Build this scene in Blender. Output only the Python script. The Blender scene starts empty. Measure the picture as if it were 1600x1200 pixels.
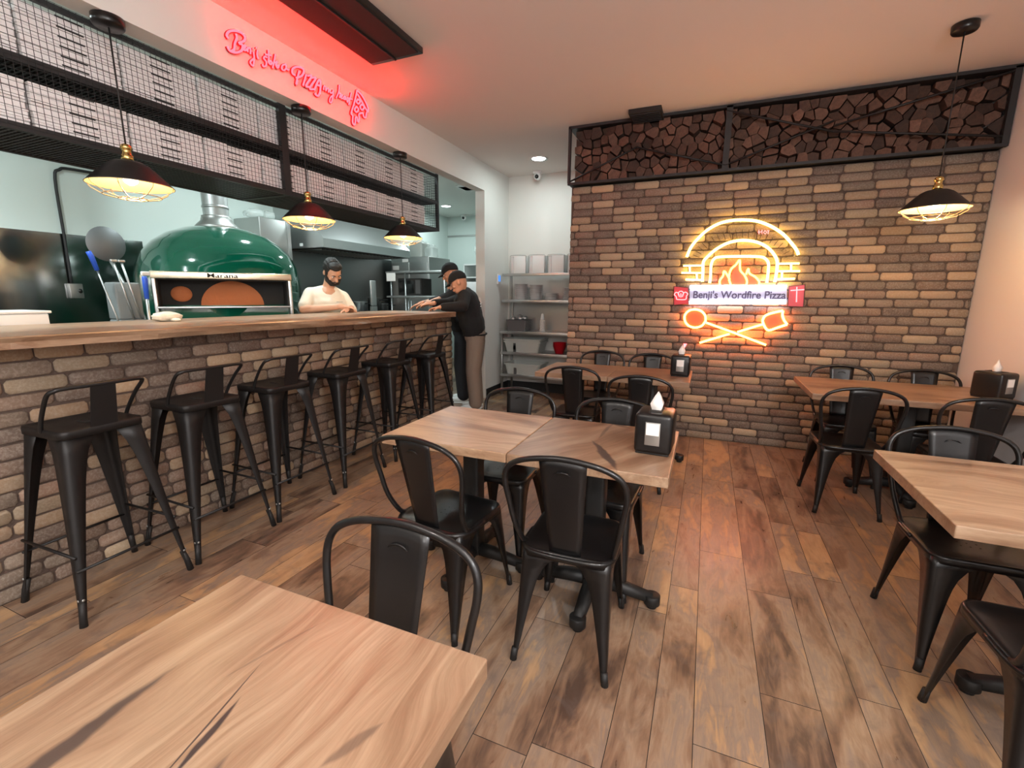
import bpy, bmesh, math, random
from mathutils import Vector, Matrix
from math import sin, cos, pi, radians as rad
random.seed(7)
SC = bpy.context.scene
COL = SC.collection

# ------------------------------------------------------------------ camera
F_PX, CAM_H, YAW, PITCH, ROLL = 713.6, 1.40, 0.3994, 0.1916, 0.0061
def cam_axes():
    Fv = Vector((-sin(YAW)*cos(PITCH), cos(YAW)*cos(PITCH), -sin(PITCH)))
    r = Vector((cos(YAW), sin(YAW), 0)); u = r.cross(Fv)
    return r*cos(ROLL)+u*sin(ROLL), -r*sin(ROLL)+u*cos(ROLL), Fv
RX, UX, FX = cam_axes()
cam = bpy.data.cameras.new('camera'); cam.sensor_width = 36; cam.lens = F_PX/1600*36
cam.clip_start = .02
co = bpy.data.objects.new('camera', cam); COL.objects.link(co)
m = Matrix((RX, UX, -FX)).transposed().to_4x4(); m.translation = (0, 0, CAM_H); co.matrix_world = m
SC.camera = co
# ------------------------------------------------------------------ world, exposure
w = bpy.data.worlds.new('world'); SC.world = w; w.use_nodes = True
w.node_tree.nodes['Background'].inputs[0].default_value = (.9, .75, .68, 1)
w.node_tree.nodes['Background'].inputs[1].default_value = .05
SC.view_settings.view_transform = 'Standard'; SC.view_settings.look = 'None'
SC.view_settings.exposure = .5; SC.view_settings.gamma = 1; SC.view_settings.use_curve_mapping = False
# ------------------------------------------------------------------ room lamps (dining ones and globes are added stand-ins; most kitchen ones lack fixtures)
DINING_STAND_IN_LAMPS = [(.35, -.5), (-1.35, -.7), (.5, -2.3), (-1.4, -2.3)]  # added downlights standing in for unseen room lights
KITCHEN_LAMPS = [(-4.65, 7.8), (-3.9, 5.6), (-3.9, 1.2), (-4.0, 3.6), (-3.9, -.6)]
FILL_GLOBES = [(1.25, -.5), (.9, -2.4)]  # added globes that brighten ceiling, walls and bricks from behind the camera
def area(name, loc, size, power, col, rot=(0, 0, 0), spread=180):
    l = bpy.data.lights.new(name, 'AREA'); l.shape = 'DISK'; l.size = size; l.energy = power; l.color = col
    l.spread = rad(spread)
    o = bpy.data.objects.new(name, l); o.location = loc; o.rotation_euler = rot; COL.objects.link(o); return o
def point(name, loc, power, col, r=.03):
    l = bpy.data.lights.new(name, 'POINT'); l.energy = power; l.color = col; l.shadow_soft_size = r
    o = bpy.data.objects.new(name, l); o.location = loc; COL.objects.link(o); return o
for x, y in DINING_STAND_IN_LAMPS:
    area('downlight_lamp', (x, y, 3.0), .16, 18, (1, .93, .86))
for (x, y), p in zip(KITCHEN_LAMPS, (12, 20, 26, 25, 26)):
    area('downlight_lamp', (x, y, 3.0), .18, p, (.86, 1, 1))
area('downlight_lamp', (-2.03, 5.6, 3.0), .16, 7, (.86, 1, 1))
for (x, y), p in zip(FILL_GLOBES, (95, 80)):
    point('globe_lamp', (x, y, 2.25), p, (1, 1, 1), .14)

# ------------------------------------------------------------------ pixel rays -> real positions on known planes
def ray(u, v): return (u-800)/F_PX*RX-(v-600)/F_PX*UX+FX
def onz(u, v, z): d = ray(u, v); t = (z-CAM_H)/d.z; return Vector((t*d.x, t*d.y, z))
def ony(u, v, y): d = ray(u, v); t = y/d.y; return Vector((t*d.x, y, CAM_H+t*d.z))
def onx(u, v, x): d = ray(u, v); t = x/d.x; return Vector((x, t*d.y, CAM_H+t*d.z))

# ------------------------------------------------------------------ materials
MATS = {}
def mat(name, col, rough=.5, metal=0, emit=None, es=0, coat=0, spec=.5, alpha=None, trans=0, bump=0, bscale=60):
    if name in MATS: return MATS[name]
    m = bpy.data.materials.new(name); m.use_nodes = True; nt = m.node_tree; b = nt.nodes['Principled BSDF']
    b.inputs['Base Color'].default_value = (*col, 1); b.inputs['Roughness'].default_value = rough
    b.inputs['Metallic'].default_value = metal; b.inputs['Coat Weight'].default_value = coat
    b.inputs['Specular IOR Level'].default_value = spec
    b.inputs['Transmission Weight'].default_value = trans
    if alpha is not None: b.inputs['Alpha'].default_value = alpha
    if emit: b.inputs['Emission Color'].default_value = (*emit, 1); b.inputs['Emission Strength'].default_value = es
    # a slight procedural variation on everything
    n = nt.nodes.new('ShaderNodeTexNoise'); n.inputs['Scale'].default_value = bscale
    tc = nt.nodes.new('ShaderNodeTexCoord'); nt.links.new(tc.outputs['Object'], n.inputs['Vector'])
    mr = nt.nodes.new('ShaderNodeMapRange'); mr.inputs[3].default_value = max(0, rough-.05); mr.inputs[4].default_value = min(1, rough+.05)
    nt.links.new(n.outputs['Fac'], mr.inputs[0]); nt.links.new(mr.outputs[0], b.inputs['Roughness'])
    if bump:
        bp = nt.nodes.new('ShaderNodeBump'); bp.inputs['Strength'].default_value = bump; bp.inputs['Distance'].default_value = .01
        nt.links.new(n.outputs['Fac'], bp.inputs['Height']); nt.links.new(bp.outputs[0], b.inputs['Normal'])
    MATS[name] = m; return m
def N(nt, t, **k):
    n = nt.nodes.new(t)
    for a, v in k.items(): setattr(n, a, v)
    return n
def ramp(nt, fac, stops):
    r = N(nt, 'ShaderNodeValToRGB'); e = r.color_ramp.elements
    while len(e) < len(stops): e.new(.5)
    for i, (p, c) in enumerate(stops): e[i].position = p; e[i].color = (*c, 1)
    nt.links.new(fac, r.inputs[0]); return r.outputs[0]
def mth(nt, op, a, b=None, c=None):
    n = N(nt, 'ShaderNodeMath', operation=op)
    for i, x in enumerate((a, b, c)):
        if x is None: continue
        if isinstance(x, (int, float)): n.inputs[i].default_value = x
        else: nt.links.new(x, n.inputs[i])
    return n.outputs[0]
def mixc(nt, f, a, b, mode='MIX'):
    n = N(nt, 'ShaderNodeMix', data_type='RGBA', blend_type=mode)
    for i, x in ((0, f), (6, a), (7, b)):
        if isinstance(x, (int, float)): n.inputs[i].default_value = x
        elif isinstance(x, tuple): n.inputs[i].default_value = (*x, 1)
        else: nt.links.new(x, n.inputs[i])
    return n.outputs[2]
def noise(nt, vec, scale, detail=4, rough=.55, dist=0):
    n = N(nt, 'ShaderNodeTexNoise'); n.inputs['Scale'].default_value = scale; n.inputs['Detail'].default_value = detail
    n.inputs['Roughness'].default_value = rough; n.inputs['Distortion'].default_value = dist
    nt.links.new(vec, n.inputs['Vector']); return n.outputs['Fac']
def mapping(nt, vec, scale=(1, 1, 1), loc=(0, 0, 0), rot=(0, 0, 0)):
    n = N(nt, 'ShaderNodeMapping'); n.inputs['Scale'].default_value = scale; n.inputs['Location'].default_value = loc
    n.inputs['Rotation'].default_value = rot; nt.links.new(vec, n.inputs[0]); return n.outputs[0]

def brick_mat():
    m = bpy.data.materials.new('brick'); m.use_nodes = True; nt = m.node_tree; b = nt.nodes['Principled BSDF']
    at = N(nt, 'ShaderNodeAttribute', attribute_name='tint'); tc = N(nt, 'ShaderNodeTexCoord')
    n1 = noise(nt, tc.outputs['Object'], 14, 6, .65); n2 = noise(nt, tc.outputs['Object'], 90, 5, .7)
    c = mixc(nt, mth(nt, 'MULTIPLY', n1, .50), at.outputs['Color'], (.30, .235, .19))
    c = mixc(nt, ramp(nt, n2, [(.45, (0, 0, 0)), (.8, (.35, .35, .35))]), c, (.66, .60, .51))
    nt.links.new(c, b.inputs['Base Color']); b.inputs['Roughness'].default_value = .85
    bp = N(nt, 'ShaderNodeBump'); bp.inputs['Strength'].default_value = .35; bp.inputs['Distance'].default_value = .004
    nt.links.new(mth(nt, 'ADD', n1, mth(nt, 'MULTIPLY', n2, .5)), bp.inputs['Height']); nt.links.new(bp.outputs[0], b.inputs['Normal'])
    return m
def floor_mat():
    m = bpy.data.materials.new('vinyl_plank'); m.use_nodes = True; nt = m.node_tree; b = nt.nodes['Principled BSDF']
    at = N(nt, 'ShaderNodeAttribute', attribute_name='tint'); tc = N(nt, 'ShaderNodeTexCoord')
    sep = N(nt, 'ShaderNodeSeparateColor'); nt.links.new(at.outputs['Color'], sep.inputs[0])
    # every plank samples a different stretch of the wood pattern
    off = N(nt, 'ShaderNodeVectorMath', operation='MULTIPLY_ADD'); nt.links.new(at.outputs['Color'], off.inputs[0])
    off.inputs[1].default_value = (37, 53, 0); nt.links.new(tc.outputs['Object'], off.inputs[2])
    v = off.outputs[0]
    big = noise(nt, mapping(nt, v, (4.5, 1.3, 1)), 1.1, 4, .55, .7)
    mid = noise(nt, mapping(nt, v, (14, 3.2, 1)), 1.4, 5, .6, 1.2)
    fine = noise(nt, mapping(nt, v, (110, 6, 1)), 1, 4, .7, .3)
    blot = noise(nt, v, 9, 4, .6, .5)
    f = mth(nt, 'ADD', mth(nt, 'MULTIPLY', big, .72), mth(nt, 'MULTIPLY', mid, .28))
    f = mth(nt, 'ADD', f, mth(nt, 'MULTIPLY', mth(nt, 'SUBTRACT', sep.outputs[2], .5), .16))
    c = ramp(nt, f, [(.32, (.10, .062, .045)), (.40, (.24, .145, .092)), (.46, (.33, .225, .15)), (.51, (.26, .19, .145)), (.56, (.42, .255, .135)), (.63, (.50, .32, .175)), (.71, (.37, .26, .18))])
    c = mixc(nt, ramp(nt, blot, [(.54, (0, 0, 0)), (.72, (.6, .6, .6))]), c, (.15, .115, .10))
    c = mixc(nt, .20, c, ramp(nt, fine, [(.3, (.35, .35, .35)), (.7, (1.0, .98, .95))]), 'MULTIPLY')
    nt.links.new(c, b.inputs['Base Color'])
    nt.links.new(ramp(nt, mid, [(.3, (.27, .27, .27)), (.7, (.40, .40, .40))]), b.inputs['Roughness'])
    b.inputs['Specular IOR Level'].default_value = .55
    bp = N(nt, 'ShaderNodeBump'); bp.inputs['Strength'].default_value = .12; bp.inputs['Distance'].default_value = .003
    nt.links.new(fine, bp.inputs['Height']); nt.links.new(bp.outputs[0], b.inputs['Normal'])
    return m
def wood_mat(name, rot=0, loc=(0, 0, 0), tone=1.0, marks=(), red=1.0):
    """solid acacia top; marks = dark mineral streaks (x0,y0,x1,y1,width,strength) in the top's own metres"""
    m = bpy.data.materials.new(name); m.use_nodes = True; nt = m.node_tree; b = nt.nodes['Principled BSDF']
    tc = N(nt, 'ShaderNodeTexCoord'); o = tc.outputs['Object']
    v = mapping(nt, o, (1, 1, 1), loc, (0, 0, rot))
    warp = N(nt, 'ShaderNodeTexNoise'); warp.inputs['Scale'].default_value = 2.3; warp.inputs['Detail'].default_value = 2
    nt.links.new(mapping(nt, v, (1.6, .6, 1)), warp.inputs['Vector'])
    wv = N(nt, 'ShaderNodeVectorMath', operation='MULTIPLY_ADD'); nt.links.new(warp.outputs['Color'], wv.inputs[0])
    wv.inputs[1].default_value = (.30, .12, 0); nt.links.new(v, wv.inputs[2])
    g = noise(nt, mapping(nt, wv.outputs[0], (9, .9, 9)), 1.2, 6, .62, .25)
    g2 = noise(nt, mapping(nt, wv.outputs[0], (95, 3.0, 60)), 1.1, 6, .72)
    g3 = noise(nt, mapping(nt, v, (2.2, .8, 1)), 1.3, 2, .5)
    t = tone
    c = ramp(nt, g, [(.28, (.21*t*red, .115*t, .065*t)), (.40, (.34*t*red, .205*t, .125*t)), (.50, (.43*t*red, .285*t, .18*t)), (.60, (.50*t*red, .355*t, .235*t)), (.74, (.35*t*red, .225*t, .14*t))])
    c = mixc(nt, .55, c, ramp(nt, g2, [(.34, (.50, .44, .38)), (.62, (1, 1, 1))]), 'MULTIPLY')
    c = mixc(nt, ramp(nt, g3, [(.58, (0, 0, 0)), (.74, (.5, .5, .5))]), c, (.20*t, .12*t, .08*t))
    sx = N(nt, 'ShaderNodeSeparateXYZ'); nt.links.new(o, sx.inputs[0])
    wob = mth(nt, 'MULTIPLY', mth(nt, 'SUBTRACT', noise(nt, o, 7, 3), .5), .05)
    for x0, y0, x1, y1, wd, st in marks:
        dx, dy = x1-x0, y1-y0; L = math.hypot(dx, dy); ux, uy = dx/L, dy/L
        px = mth(nt, 'SUBTRACT', sx.outputs[0], x0); py = mth(nt, 'SUBTRACT', sx.outputs[1], y0)
        al = mth(nt, 'ADD', mth(nt, 'MULTIPLY', px, ux), mth(nt, 'MULTIPLY', py, uy))
        ac = mth(nt, 'ADD', mth(nt, 'SUBTRACT', mth(nt, 'MULTIPLY', px, uy), mth(nt, 'MULTIPLY', py, ux)), mth(nt, 'MULTIPLY', wob, min(1, wd*40)))
        tt = mth(nt, 'DIVIDE', al, L)
        prof = mth(nt, 'MULTIPLY', mth(nt, 'MULTIPLY', tt, mth(nt, 'SUBTRACT', 1, tt)), 4)
        prof = mth(nt, 'MULTIPLY', mth(nt, 'MAXIMUM', prof, 0), wd)
        d = mth(nt, 'SUBTRACT', prof, mth(nt, 'ABSOLUTE', ac))
        f = mth(nt, 'MULTIPLY', mth(nt, 'MINIMUM', mth(nt, 'MAXIMUM', mth(nt, 'DIVIDE', d, wd*.45), 0), 1), st)
        c = mixc(nt, f, c, (.045, .032, .030))
    nt.links.new(c, b.inputs['Base Color']); b.inputs['Roughness'].default_value = .34
    nt.links.new(ramp(nt, g, [(.3, (.30, .30, .30)), (.7, (.40, .40, .40))]), b.inputs['Roughness'])
    b.inputs['Coat Weight'].default_value = .15; b.inputs['Coat Roughness'].default_value = .3
    return m
def log_mat(name, base, bark):
    m = bpy.data.materials.new(name); m.use_nodes = True; nt = m.node_tree; b = nt.nodes['Principled BSDF']
    tc = N(nt, 'ShaderNodeTexCoord'); oi = N(nt, 'ShaderNodeObjectInfo')
    n = noise(nt, mapping(nt, tc.outputs['Object'], (30, 6, 30)), 1.5, 5, .7, .5)
    c = ramp(nt, n, [(.3, tuple(x*.45 for x in base)), (.55, base), (.75, tuple(min(1, x*1.35) for x in base))])
    hsv = N(nt, 'ShaderNodeHueSaturation'); nt.links.new(c, hsv.inputs['Color'])
    nt.links.new(mth(nt, 'ADD', mth(nt, 'MULTIPLY', oi.outputs['Random'], 1.0), .30), hsv.inputs['Value'])
    nt.links.new(hsv.outputs[0], b.inputs['Base Color']); b.inputs['Roughness'].default_value = .8
    return m
M = dict(
 black=mat('black_metal', (.006, .006, .0065), .33, .0, spec=.45, coat=.12),
 stool=mat('matte_black_metal', (.009, .009, .0095), .48, 0, spec=.4),
 iron=mat('black_iron', (.012, .012, .012), .5, 0, spec=.4),
 rack=mat('rack_black', (.02, .02, .021), .55, 0, spec=.4),
 rubber=mat('black_rubber', (.01, .01, .01), .6),
 steel=mat('brushed_steel', (.52, .54, .54), .38, .95),
 steel_d=mat('dull_steel', (.42, .43, .42), .4, .9),
 panel=mat('stainless_panel', (.30, .315, .31), .16, 1, bump=.25, bscale=2.2),
 splash=mat('dark_stainless', (.20, .21, .21), .32, .95),
 brass=mat('brass', (.65, .48, .18), .25, 1),
 white=mat('white_paint_wall', (.72, .72, .68), .7),
 wallr=mat('warm_wall', (.76, .75, .76), .75),
 ceil=mat('ceiling_paint', (.74, .68, .64), .85),
 kceil=mat('kitchen_ceiling_paint', (.64, .66, .62), .8),
 kwall=mat('kitchen_wall_paint', (.58, .66, .63), .6),
 box=mat('white_cardboard', (.88, .86, .86), .7),
 boxd=mat('cardboard_slot', (.03, .03, .03), .8),
 green=mat('green_enamel', (.001, .080, .047), .10, 0, coat=1, spec=.7),
 terra=mat('firebrick', (.50, .16, .055), .8, bump=.4, bscale=40),
 dark=mat('dark_void', (.015, .014, .013), .8),
 gold=mat('brushed_gold_steel', (.62, .56, .42), .25, 1),
 plastic_g=mat('grey_plastic', (.42, .45, .42), .5),
 plastic_d=mat('dark_grey_plastic', (.09, .09, .09), .5),
 white_p=mat('white_plastic', (.75, .77, .76), .4),
 plate=mat('white_ceramic', (.62, .62, .62), .25),
 blue=mat('blue_plastic', (.02, .09, .55), .4),
 cloth=mat('off_white_cloth', (.72, .67, .55), .9, bump=.3, bscale=120),
 paper=mat('white_tissue', (.85, .83, .80), .85),
 redp=mat('red_plastic', (.60, .015, .03), .35),
 skin=mat('skin', (.62, .34, .22), .5),
 skin2=mat('tan_skin', (.60, .30, .19), .5),
 hair=mat('black_hair', (.012, .010, .009), .6, bump=.5, bscale=300),
 tee=mat('off_white_cotton', (.74, .70, .60), .9, bump=.15, bscale=25),
 blackc=mat('black_cotton', (.010, .010, .011), .9, bump=.15, bscale=25),
 tan=mat('taupe_trousers', (.23, .175, .135), .85, bump=.2, bscale=25),
 shoe=mat('white_shoe', (.7, .72, .70), .5),
 navy=mat('black_trousers', (.014, .014, .017), .85),
 lens=mat('black_lens', (.01, .01, .01), .1),
 glass=mat('smoked_window', (.20, .19, .17), .15, 0, alpha=.6),
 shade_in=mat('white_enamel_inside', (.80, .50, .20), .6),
 wire=mat('cage_wire', (.45, .40, .30), .35, .8),
 bulb=mat('lit_bulb', (1, .9, .7), .3, emit=(1, .74, .38), es=26),
 ledw=mat('lit_diffuser', (1, 1, 1), .4, emit=(.92, 1, .97), es=14),
 ledd=mat('lit_warm_diffuser', (1, 1, 1), .4, emit=(1, .82, .68), es=10),
 n_red=mat('red_neon', (.4, .02, .03), .4, emit=(1, .0055, .0078), es=40),
 n_back=mat('dark_red_silicone', (.30, .012, .02), .5),
 n_yel=mat('yellow_neon', (.5, .4, .1), .4, emit=(1, .62, .12), es=8),
 n_ora=mat('orange_neon', (.5, .2, .1), .4, emit=(1, .20, .028), es=22),
 n_orc=mat('orange_core_neon', (.5, .3, .1), .4, emit=(1, .16, .02), es=22),
 n_whi=mat('white_neon', (.6, .6, .6), .4, emit=(.86, .86, 1), es=9),
 n_pnk=mat('pink_neon', (.5, .1, .1), .4, emit=(1, .16, .17), es=3.2),
 acrylic=mat('lit_red_acrylic', (.30, .02, .03), .3, emit=(.75, .02, .03), es=.35),
 flame_panel=mat('lit_flame_acrylic', (.6, .08, .02), .4, emit=(1, .045, .010), es=.75),
 plate_l=mat('lilac_sign_plate', (.42, .40, .50), .4, emit=(.5, .48, .68), es=.25),
 tick=mat('dark_tube', (.05, .03, .02), .4),
 letter=mat('violet_letters', (.10, .08, .16), .5),
 screen=mat('blue_screen', (.05, .2, .6), .3, emit=(.06, .25, .8), es=.8),
 clear=mat('clear_plastic', (.75, .82, .80), .15, alpha=.35),
)
M['brick'] = brick_mat(); M['floor'] = floor_mat()
M['mortar'] = mat('mortar', (.095, .066, .052), .95, bump=.5, bscale=80)
M['log'] = log_mat('split_wood', (.135, .068, .045), None); M['bark'] = log_mat('bark', (.055, .033, .026), None)
M['peel'] = mat('dark_aluminium', (.16, .17, .175), .5, .7); M['bin'] = mat('grey_bin_plastic', (.20, .225, .23), .5)
M['mesh_metal'] = mat('expanded_metal', (.035, .033, .033), .5, .3)

# ------------------------------------------------------------------ mesh building
class B:
    def __init__(s, M4=None): s.bm = bmesh.new(); s.mats = []; s.M = M4 or Matrix()
    def mi(s, m):
        if m is None: return 0
        if m not in s.mats: s.mats.append(m)
        return s.mats.index(m)
    def vf(s, vs, fs, m=None, smooth=False):
        i = s.mi(m); bv = [s.bm.verts.new(s.M @ Vector(v)) for v in vs]; out = []
        for f in fs:
            try: bf = s.bm.faces.new([bv[k] for k in f]); bf.material_index = i; bf.smooth = smooth; out.append(bf)
            except ValueError: pass
        return out
    def box(s, c, d, m=None, rot=0, bev=0, R=None):
        x, y, z = d[0]/2, d[1]/2, d[2]/2; R = R or Matrix.Rotation(rot, 3, 'Z'); c = Vector(c)
        if bev <= 0:
            vs = [c+R @ Vector((a*x, b*y, e*z)) for a in (-1, 1) for b in (-1, 1) for e in (-1, 1)]
            return s.vf(vs, [(0, 1, 3, 2), (4, 6, 7, 5), (0, 4, 5, 1), (2, 3, 7, 6), (0, 2, 6, 4), (1, 5, 7, 3)], m)
        tb = bmesh.new(); bmesh.ops.create_cube(tb, size=1)
        for v in tb.verts: v.co = Vector((v.co.x*2*x, v.co.y*2*y, v.co.z*2*z))
        bmesh.ops.bevel(tb, geom=tb.edges[:], offset=min(bev, x*.9, y*.9, z*.9), segments=3, affect='EDGES', profile=.5)
        tb.verts.ensure_lookup_table(); tb.verts.index_update()
        r = s.vf([c+R @ v.co for v in tb.verts], [[v.index for v in f.verts] for f in tb.faces], m, True); tb.free(); return r
    def prism(s, poly, z0, z1, m=None, smooth=False):   # poly of (x,y), extruded in z
        n = len(poly); vs = [(p[0], p[1], z0) for p in poly]+[(p[0], p[1], z1) for p in poly]
        fs = [tuple(range(n-1, -1, -1)), tuple(range(n, 2*n))]+[(i, (i+1) % n, n+(i+1) % n, n+i) for i in range(n)]
        return s.vf(vs, fs, m, smooth)
    def tube(s, pts, r, m=None, n=8, closed=False, caps=True):
        pts = [Vector(p) for p in pts]; L = len(pts); rs = r if isinstance(r, (list, tuple)) else [r]*L
        vs = []; fs = []; prev = None
        for i, p in enumerate(pts):
            a = pts[(i-1) % L] if (closed or i > 0) else p; b = pts[(i+1) % L] if (closed or i < L-1) else p
            t = (b-a)
            if t.length < 1e-9: t = Vector((0, 0, 1))
            t.normalize()
            if prev is None:
                up = Vector((0, 0, 1)) if abs(t.z) < .9 else Vector((1, 0, 0)); nx = t.cross(up).normalized()
            else:
                nx = prev-t*prev.dot(t)
                nx = nx.normalized() if nx.length > 1e-6 else t.orthogonal().normalized()
            prev = nx; ny = t.cross(nx)
            for k in range(n): a_ = 2*pi*k/n; vs.append(p+(nx*cos(a_)+ny*sin(a_))*rs[i])
        for i in range(L if closed else L-1):
            j = (i+1) % L
            for k in range(n): fs.append((i*n+k, i*n+(k+1) % n, j*n+(k+1) % n, j*n+k))
        if caps and not closed: fs += [tuple(range(n-1, -1, -1)), tuple((L-1)*n+k for k in range(n))]
        return s.vf(vs, fs, m, True)
    def lathe(s, prof, c=(0, 0, 0), m=None, n=32, axis='Z', smooth=True, R=None, capends=True):
        c = Vector(c); R = R or Matrix.Identity(3); vs = []; fs = []
        for (r, z) in prof:
            for k in range(n): a = 2*pi*k/n; vs.append(c+R @ Vector((r*cos(a), r*sin(a), z)))
        P = len(prof)
        for i in range(P-1):
            for k in range(n): fs.append((i*n+k, i*n+(k+1) % n, (i+1)*n+(k+1) % n, (i+1)*n+k))
        if capends:
            if prof[0][0] > 1e-5: fs.append(tuple(range(n-1, -1, -1)))
            if prof[-1][0] > 1e-5: fs.append(tuple((P-1)*n+k for k in range(n)))
        return s.vf(vs, fs, m, smooth)
    def cyl(s, c, r, h, m=None, n=24, R=None): return s.lathe([(r*.92, 0), (r, h*.06), (r, h*.94), (r*.92, h)], c, m, n, R=R)
    def ell(s, c, d, m=None, R=None, n=18, k=12, fn=None):
        c = Vector(c); R = R or Matrix.Identity(3); vs = []; fs = []
        for i in range(k+1):
            t = pi*i/k
            for j in range(n):
                a = 2*pi*j/n; v = Vector((sin(t)*cos(a), sin(t)*sin(a), cos(t)))
                if fn: v = fn(v)
                vs.append(c+R @ Vector((v.x*d[0], v.y*d[1], v.z*d[2])))
        for i in range(k):
            for j in range(n): fs.append((i*n+j, (i+1)*n+j, (i+1)*n+(j+1) % n, i*n+(j+1) % n))
        r = s.vf(vs, fs, m, True); return r
    def limb(s, pts, rs, m=None, n=14):
        """tapered capsule chain"""
        pts = [Vector(p) for p in pts]
        for i, p in enumerate(pts): s.ell(p, (rs[i],)*3, m, n=n, k=8)
        for i in range(len(pts)-1): s.tube([pts[i], pts[i+1]], [rs[i], rs[i+1]], m, n=n)
    def done(s, name, parent=None, mod=None, smooth=None, weld=False):
        if weld: bmesh.ops.remove_doubles(s.bm, verts=s.bm.verts, dist=1e-5)
        s.bm.normal_update()
        me = bpy.data.meshes.new(name); s.bm.to_mesh(me); s.bm.free()
        for m in s.mats or [None]:
            me.materials.append(m)
        o = bpy.data.objects.new(name, me); COL.objects.link(o)
        if parent: o.parent = parent
        return o
def tag(o, label=None, cat=None, group=None, kind=None):
    if label: o['label'] = label
    if cat: o['category'] = cat
    if group: o['group'] = group
    if kind: o['kind'] = kind
    return o
def thing(name, label, cat, loc=(0, 0, 0), rz=0, group=None):
    o = bpy.data.objects.new(name, None); COL.objects.link(o); o.location = loc; o.rotation_euler = (0, 0, rz); o.empty_display_size = .1
    return tag(o, label, cat, group)
def dup(o, loc=None, rz=None, label=None, group=None, parent=None):
    c = o.copy(); COL.objects.link(c)
    if parent: c.parent = parent
    if loc is not None: c.location = loc
    if rz is not None: c.rotation_euler = (0, 0, rz)
    if label: c['label'] = label
    if group: c['group'] = group
    for ch in list(o.children): dup(ch, parent=c)
    return c
def struct(o): o['kind'] = 'structure'; return o
def arc(c, r, a0, a1, n, ax=(1, 0, 0), ay=(0, 0, 1)):
    c = Vector(c); ax = Vector(ax); ay = Vector(ay)
    return [c+ax*r*cos(rad(a0+(a1-a0)*i/n))+ay*r*sin(rad(a0+(a1-a0)*i/n)) for i in range(n+1)]
def smooth_path(P, n=6):
    P = [Vector(p) for p in P]; out = []
    for i in range(len(P)-1):
        p0 = P[max(i-1, 0)]; p1 = P[i]; p2 = P[i+1]; p3 = P[min(i+2, len(P)-1)]
        for k in range(n):
            t = k/n
            out.append(.5*((2*p1)+(p2-p0)*t+(2*p0-5*p1+4*p2-p3)*t*t+(3*p1-p0-3*p2+p3)*t**3))
    out.append(P[-1]); return out

# ================================================================== THE SETTING
ZC = 3.03; XL = -2.73; XR = 1.92; YB = 4.81; XBW = -2.85; YBE = 4.85
def box_struct(name, lo, hi, m):
    b = B(); c = [(lo[i]+hi[i])/2 for i in range(3)]; b.box(c, [hi[i]-lo[i] for i in range(3)], m); return struct(b.done(name))
# floor: separate planks, running towards the brick wall
def make_floor():
    bm = bmesh.new(); cl = bm.loops.layers.color.new('tint')
    xs = [-.062]; ws = [.128, .217, .187, .125, .20, .15, .22]; i = 0
    seams = [-.062, .066, .283, .47, .60]
    x = .60
    while x < 2.3: x += ws[i % 7]; seams.append(x); i += 1
    x = -.062
    while x > -5.5: x -= ws[(i*3+1) % 7]; seams.insert(0, x); i += 1
    def quad(x0, x1, y0, y1, z, c):
        f = bm.faces.new([bm.verts.new((a, b, z)) for a, b in ((x0, y0), (x1, y0), (x1, y1), (x0, y1))])
        for l in f.loops: l[cl] = c
    g = .0012
    for a, b in zip(seams, seams[1:]):
        y = -4.2+random.random()*1.0; first = True
        fixed = {.066: [1.95, 2.37-.0], .47: [2.363], -.062: [1.541]}
        y0 = -4.2
        while y0 < 9.2:
            y1 = min(y, 9.3)
            if y1-y0 > .05: quad(a+g, b-g, y0+g, y1-g, 0, (random.random(), random.random(), random.random(), 1))
            y0 = y1
            if y1 >= 9.3: break
            y = y1+random.choice((.9, 1.2, 1.2, .6))*random.uniform(.85, 1.1)
    me = bpy.data.meshes.new('floor'); bm.to_mesh(me); bm.free(); me.materials.append(M['floor'])
    o = bpy.data.objects.new('floor', me); COL.objects.link(o); struct(o)
    b = B(); b.box((-1.7, 2.5, -.031), (7.6, 13.8, .06), M['dark']); struct(b.done('floor_underlay'))
make_floor()
box_struct('ceiling', (XL-.12, -4.2, ZC), (2.1, 6.45, ZC+.05), M['ceil'])
box_struct('ceiling_kitchen', (-5.45, -4.2, ZC), (XL-.12, 9.2, ZC+.05), M['kceil'])
box_struct('wall_right', (XR, -4.2, 0), (XR+.15, YB+.3, ZC), M['wallr'])
box_struct('wall_front', (-5.45, -4.35, 0), (2.1, -4.2, ZC), M['wallr'])
# wall over the bar opening, its far jamb and the piece towards the alcove
box_struct('wall_left_header', (XL-.13, -4.2, 2.705), (XL, 5.53, ZC), M['white'])
box_struct('wall_left', (XL-.13, 5.53, 0), (XL, 6.42, ZC), M['white'])
box_struct('wall_alcove', (XL-.13, 6.30, 0), (2.1, 6.42, ZC), M['white'])
box_struct('baseboard_alcove', (XL, 6.28, 0), (-1.38, 6.30, .13), M['rubber'])
box_struct('baseboard_left', (XL, 5.55, 0), (XL+.015, 6.28, .13), M['rubber'])
box_struct('wall_kitchen_back', (-5.45, -4.2, 0), (-5.3, 9.2, ZC), M['kwall'])
box_struct('wall_kitchen_end', (-5.3, 8.94, 0), (XL-.13, 9.08, ZC), M['kwall'])
box_struct('wall_kitchen_side', (XL-.14, 6.42, 0), (XL, 9.08, ZC), M['kwall'])
box_struct('trim_1', (-5.3, 8.925, 2.62), (XL-.14, 8.94, 2.655), M['steel_d'])
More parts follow.
